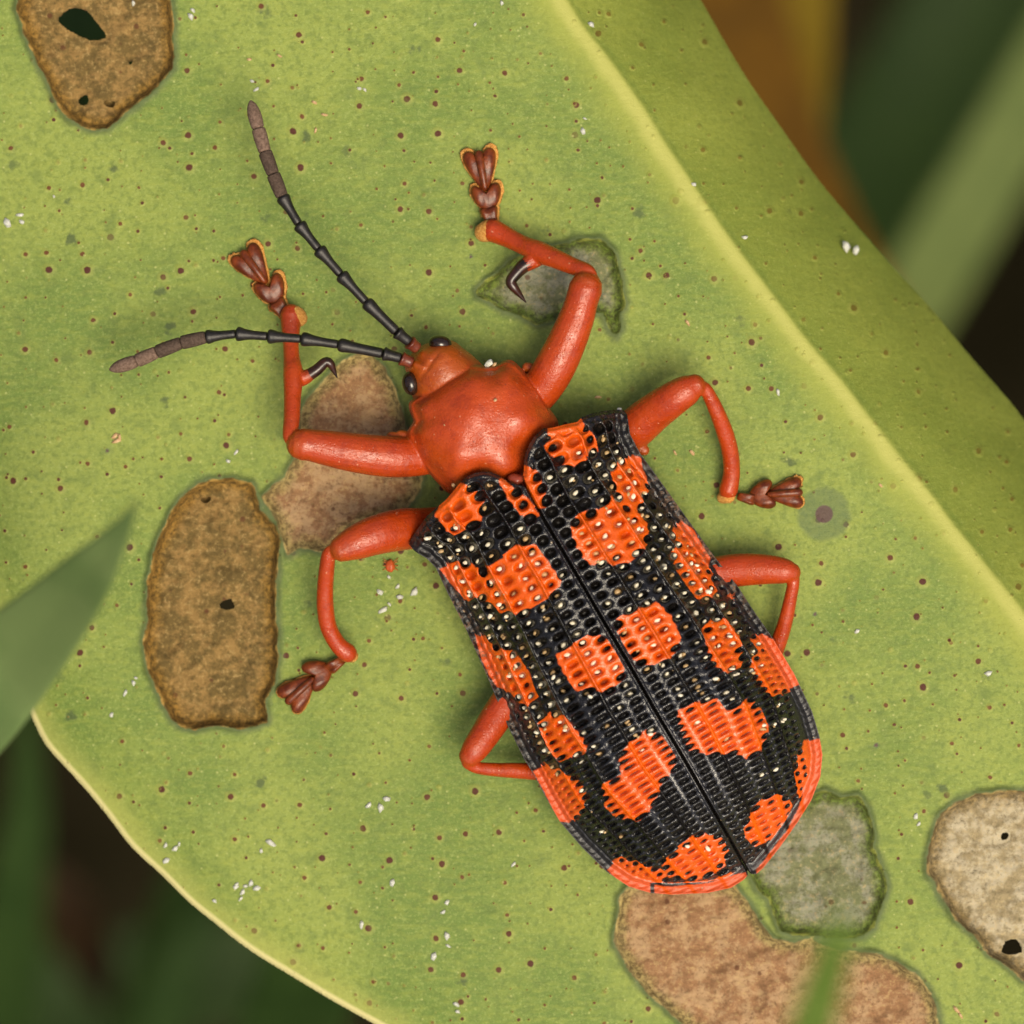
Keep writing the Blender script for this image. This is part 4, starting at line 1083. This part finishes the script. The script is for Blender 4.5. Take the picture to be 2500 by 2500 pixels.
for i, (px, py, s_) in enumerate([(768, 250, 1.2), (792, 280, 1.2), (770, 318, 1.1), (608, 145, 1.0), (682, 136, 1.0), (285, 1075, 1.9), (280, 1065, 1.6), (292, 1068, 1.4), (1678, 788, 1.3), (1690, 1105, 1.4), (1648, 1105, 1.0), (1460, 970, 1.2), (2150, 1185, 1.0), (2335, 2465, 1.6), (2345, 2480, 1.2)]):
    w = P(px, py, 0); z = leaf_z(w.x, w.y)
    w = P(px, py, z + 0.02)
    o = obj('plant_crumb', crumbs[i % 3]); o.location = w
    o.rotation_euler = (0, 0, random.uniform(0, 3.1)); o.scale = (s_,) * 3
    lab = ('yellowish fibre crumb lying just past the tip of the upright antenna' if px > 600 and py < 330 else
           'pale crumb in the little heap above the long brown scar' if px < 300 else
           'tan crumb lying at the lower rim between pinkish and pale scars' if py > 2400 else
           'tan crumb lying beside the beetle middle leg' if 1600 < px < 1700 else
           'tan crumb lying between front thigh and shoulder' if px < 1500 else 'tan crumb lying near the grey ringed leaf spot')
    tag(o, lab, 'crumb', 'yellowish crumbs on the leaf')
# dust grains stuck on the back of the beetle
for px, py, z, s_, m in [(1209, 977, 2.93, .8, 1), (1087, 1039, 2.78, .8, 1), (1176, 1062, 2.98, .8, 1), (1192, 1052, 2.98, .7, 1), (1121, 1133, 2.72, .45, 1), (1192, 887, 1.95, 1.5, 0), (1207, 890, 1.9, 1.1, 1), (1021, 1009, 1.75, 1.3, 1), (1512, 1003, 1.6, 1.0, 0),
                       (1190, 1185, 3.0, 1.2, 1), (1203, 1187, 3.0, 1.2, 1), (1142, 1187, 3.0, 1.1, 1), (1683, 1655, 2.9, 1.3, 1), (1680, 1640, 2.9, 1.0, 1), (1107, 1185, 2.6, 1.0, 1)]:
    o = obj('dust_grain', (chips if m == 0 else crumbs)[int(px) % 3], None, beetle); o.location = P(px, py, z)
    o.rotation_euler = (0, 0, random.uniform(0, 3.1)); o.scale = (s_ * 0.9, s_ * 1.3, s_)
def mite(px, py, z, s_, label):
    v, f = ico(3)
    k = 1 + 0.08 * np.sin(v[:, [0]] * 6) * (v[:, [2]] > 0)
    v = v * np.array([0.12, 0.16, 0.10]) * k
    v[:, 0] *= 1 - 0.25 * np.clip(v[:, 1] / 0.16, 0, 1)
    vv, ff = [v], [list(x) for x in f]
    for sx in (-1, 1):
        for ky in (-0.06, 0.0, 0.06, 0.10):
            c = np.array([[sx * 0.08, ky, 0.0], [sx * 0.15, ky * 1.5, 0.02], [sx * 0.19, ky * 1.9, -0.06]])
            for a_, b_ in ((0, 1), (1, 2)):
                n_ = sum(len(x) for x in vv)
                d = 0.010
                box = np.array([c[a_] + (0, d, d), c[a_] + (0, -d, d), c[a_] + (0, 0, -d), c[b_] + (0, d, d), c[b_] + (0, -d, d), c[b_] + (0, 0, -d)])
                vv.append(box); ff += [[n_ + 0, n_ + 1, n_ + 4, n_ + 3], [n_ + 1, n_ + 2, n_ + 5, n_ + 4], [n_ + 2, n_ + 0, n_ + 3, n_ + 5]]
    o = obj('mite', mesh_from('mite', np.concatenate(vv) * s_, ff), M_MITE); o.location = P(px, py, z)
    tag(o, label, 'mite')
w = P(953, 1381, 0)
mite(953, 1381, leaf_z(w.x, w.y) + 0.07, 1.0, 'small orange red mite on the leaf beside the wing case shoulder')
mite(1781, 1460, 1.50, 0.75, 'small amber mite on the black rim of the wing case')

# ------------------------------------------------------------------ grass blades and leaves around
def blade(name, pts, mat, label, cat, thick=0.35, fold=0.25, na=13, sub=6, group=None, droop=0.0):
    """pts: (px, py, z, half width px)"""
    c = catmull(pts, sub); n = len(c)
    P3 = np.array([P(x, y, z)[:] for x, y, z, r in c]); Wd = np.maximum(c[:, 3], 0.5) / 100 * (H - c[:, 2]) / H
    tan = np.gradient(P3, axis=0); tan /= np.linalg.norm(tan, axis=1, keepdims=True)
    V, Fc, U = [], [], []
    for side in (1, -1):
        for i in range(n):
            s = np.cross(tan[i], (0, 0, 1.0)); s /= np.linalg.norm(s) + 1e-9
            u = np.cross(s, tan[i])
            for j in range(na):
                t = -1 + 2 * j / (na - 1)
                p = P3[i] + s * Wd[i] * t + u * (fold * Wd[i] * abs(t) ** 1.3 - droop * Wd[i] * t) + u * side * thick * 0.5 * (1 - abs(t) ** 4 * 0.85)
                V.append(p); U.append(t)
    b = n * na
    for i in range(n - 1):
        for j in range(na - 1):
            q = [i * na + j, i * na + j + 1, (i + 1) * na + j + 1, (i + 1) * na + j]
            Fc.append(q); Fc.append([b + k for k in q[::-1]])
        for j in (0, na - 1):
            q = [i * na + j, (i + 1) * na + j, b + (i + 1) * na + j, b + i * na + j]
            Fc.append(q if j == 0 else q[::-1])
    for i in (0, n - 1):
        for j in range(na - 1):
            q = [i * na + j, i * na + j + 1, b + i * na + j + 1, b + i * na + j]
            Fc.append(q[::-1] if i == 0 else q)
    me = mesh_from(name, V, Fc, True, {'across': U})
    o = obj(name, me, mat)
    tag(o, label, cat, group)
    return o
M_B1 = blade_material('grey_green_blade', (0.080, 0.135, 0.038), (0.120, 0.178, 0.056), (0.20, 0.25, 0.10))
M_B2 = blade_material('bright_blade', (0.065, 0.115, 0.014), (0.090, 0.145, 0.022), (0.12, 0.18, 0.04))
M_B3 = blade_material('pale_blade', (0.075, 0.105, 0.026), (0.10, 0.13, 0.034), (0.12, 0.15, 0.045))
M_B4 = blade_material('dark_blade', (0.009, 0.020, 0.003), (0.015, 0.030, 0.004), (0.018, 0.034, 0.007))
M_B5 = blade_material('rusty_leaf', (0.110, 0.058, 0.007), (0.150, 0.075, 0.007), (0.11, 0.036, 0.008))
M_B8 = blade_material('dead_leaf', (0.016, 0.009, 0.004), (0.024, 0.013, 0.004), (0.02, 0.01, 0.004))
M_B6 = blade_material('ochre_leaf', (0.13, 0.085, 0.004), (0.17, 0.115, 0.006), (0.15, 0.1, 0.02))
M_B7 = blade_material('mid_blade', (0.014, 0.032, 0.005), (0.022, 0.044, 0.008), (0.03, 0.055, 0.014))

blade('grass_blade', [(338, 1218, 20, 2), (318, 1256, 19.5, 14), (280, 1318, 18.5, 36), (215, 1405, 17, 68), (130, 1505, 15, 94), (20, 1620, 13, 122), (-130, 1765, 11, 150), (-420, 2020, 3, 170), (-900, 2450, -8, 150)],
      M_B1, 'grey green pointed grass blade lying over the leaf margin', 'grass blade', 0.12, 0.10, 15)
blade('grass_blade', [(2072, 2190, 42, 3), (2056, 2250, 42, 24), (2032, 2330, 41.7, 42), (2000, 2440, 41, 52), (1965, 2560, 40, 56), (1880, 2850, 35, 58), (1780, 3200, 25, 56)],
      M_B2, 'bright green grass tip rising in front of the pinkish tan scar', 'grass blade', 0.15, 0.2)
blade('grass_blade', [(2720, -120, -150, 70), (2600, 80, -150, 80), (2470, 330, -151, 92), (2330, 570, -152, 98), (2200, 790, -154, 98), (2060, 1020, -157, 95), (1850, 1400, -164, 90)],
      M_B3, 'broad pale green blade slanting behind the folded leaf side', 'grass blade', 0.5, 0.2)
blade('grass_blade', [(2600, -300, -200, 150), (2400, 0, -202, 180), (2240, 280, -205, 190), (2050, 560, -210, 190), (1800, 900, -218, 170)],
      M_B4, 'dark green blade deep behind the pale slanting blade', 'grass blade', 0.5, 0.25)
blade('dry_leaf', [(1650, -420, -106, 120), (1740, -120, -104, 135), (1830, 110, -102, 115), (1920, 330, -100, 85), (2020, 500, -98, 60), (2110, 640, -96, 40), (2230, 780, -96, 10)],
      M_B5, 'rusty orange dry leaf hanging behind the folded leaf side', 'dry leaf', 0.4, 0.25)
blade('dry_leaf', [(1940, -400, -110, 60), (1960, -120, -108, 70), (1970, 90, -107, 60), (1975, 260, -106, 40), (1990, 420, -106, 8)],
      M_B6, 'olive yellow dry leaf strip beside the rusty one', 'dry leaf', 0.4, 0.2)
blade('grass_blade', [(60, 1700, -102, 20), (70, 1950, -106, 50), (40, 2200, -110, 75), (10, 2480, -116, 85), (-40, 2800, -124, 80)],
      M_B7, 'dim green upright blade below the leaf margin corner', 'grass blade', 0.4, 0.3)
blade('grass_blade', [(820, 2200, -74, 110), (760, 2380, -78, 125), (700, 2540, -83, 125), (600, 2800, -92, 110)],
      M_B7, 'green blade passing close beneath the cream leaf margin', 'grass blade', 0.4, 0.2)
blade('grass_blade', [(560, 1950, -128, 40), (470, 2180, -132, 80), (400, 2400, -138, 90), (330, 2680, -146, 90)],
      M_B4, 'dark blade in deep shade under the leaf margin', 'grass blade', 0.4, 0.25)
blade('grass_blade', [(520, 2180, -106, 10), (480, 2280, -107, 40), (430, 2400, -108, 52), (380, 2560, -110, 55), (300, 2800, -114, 50)],
      M_B7, 'pale slender blade below the cream leaf margin', 'grass blade', 0.3, 0.3)
blade('dry_leaf', [(60, 2080, -140, 20), (150, 2200, -142, 70), (220, 2330, -146, 60), (260, 2460, -150, 20)],
      M_B8, 'small brown dead leaf in the shade below the margin', 'dry leaf', 0.4, 0.2)
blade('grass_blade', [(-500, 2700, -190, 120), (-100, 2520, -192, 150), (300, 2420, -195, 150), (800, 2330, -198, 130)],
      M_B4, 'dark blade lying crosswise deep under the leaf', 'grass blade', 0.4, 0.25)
blade('grass_blade', [(-100, -200, -40, 160), (120, -20, -38, 170), (300, 130, -40, 165), (560, 380, -46, 120)],
      M_B7, 'green blade seen through the ragged leaf hole', 'grass blade', 0.4, 0.2)
print('triangles', sum(sum(len(p.vertices) - 2 for p in o.data.polygons) if o.data.users == 1 and len(o.data.polygons) < 2000 else 2 * len(o.data.polygons) for o in C.objects if o.type == 'MESH'), 'granules', ngr)
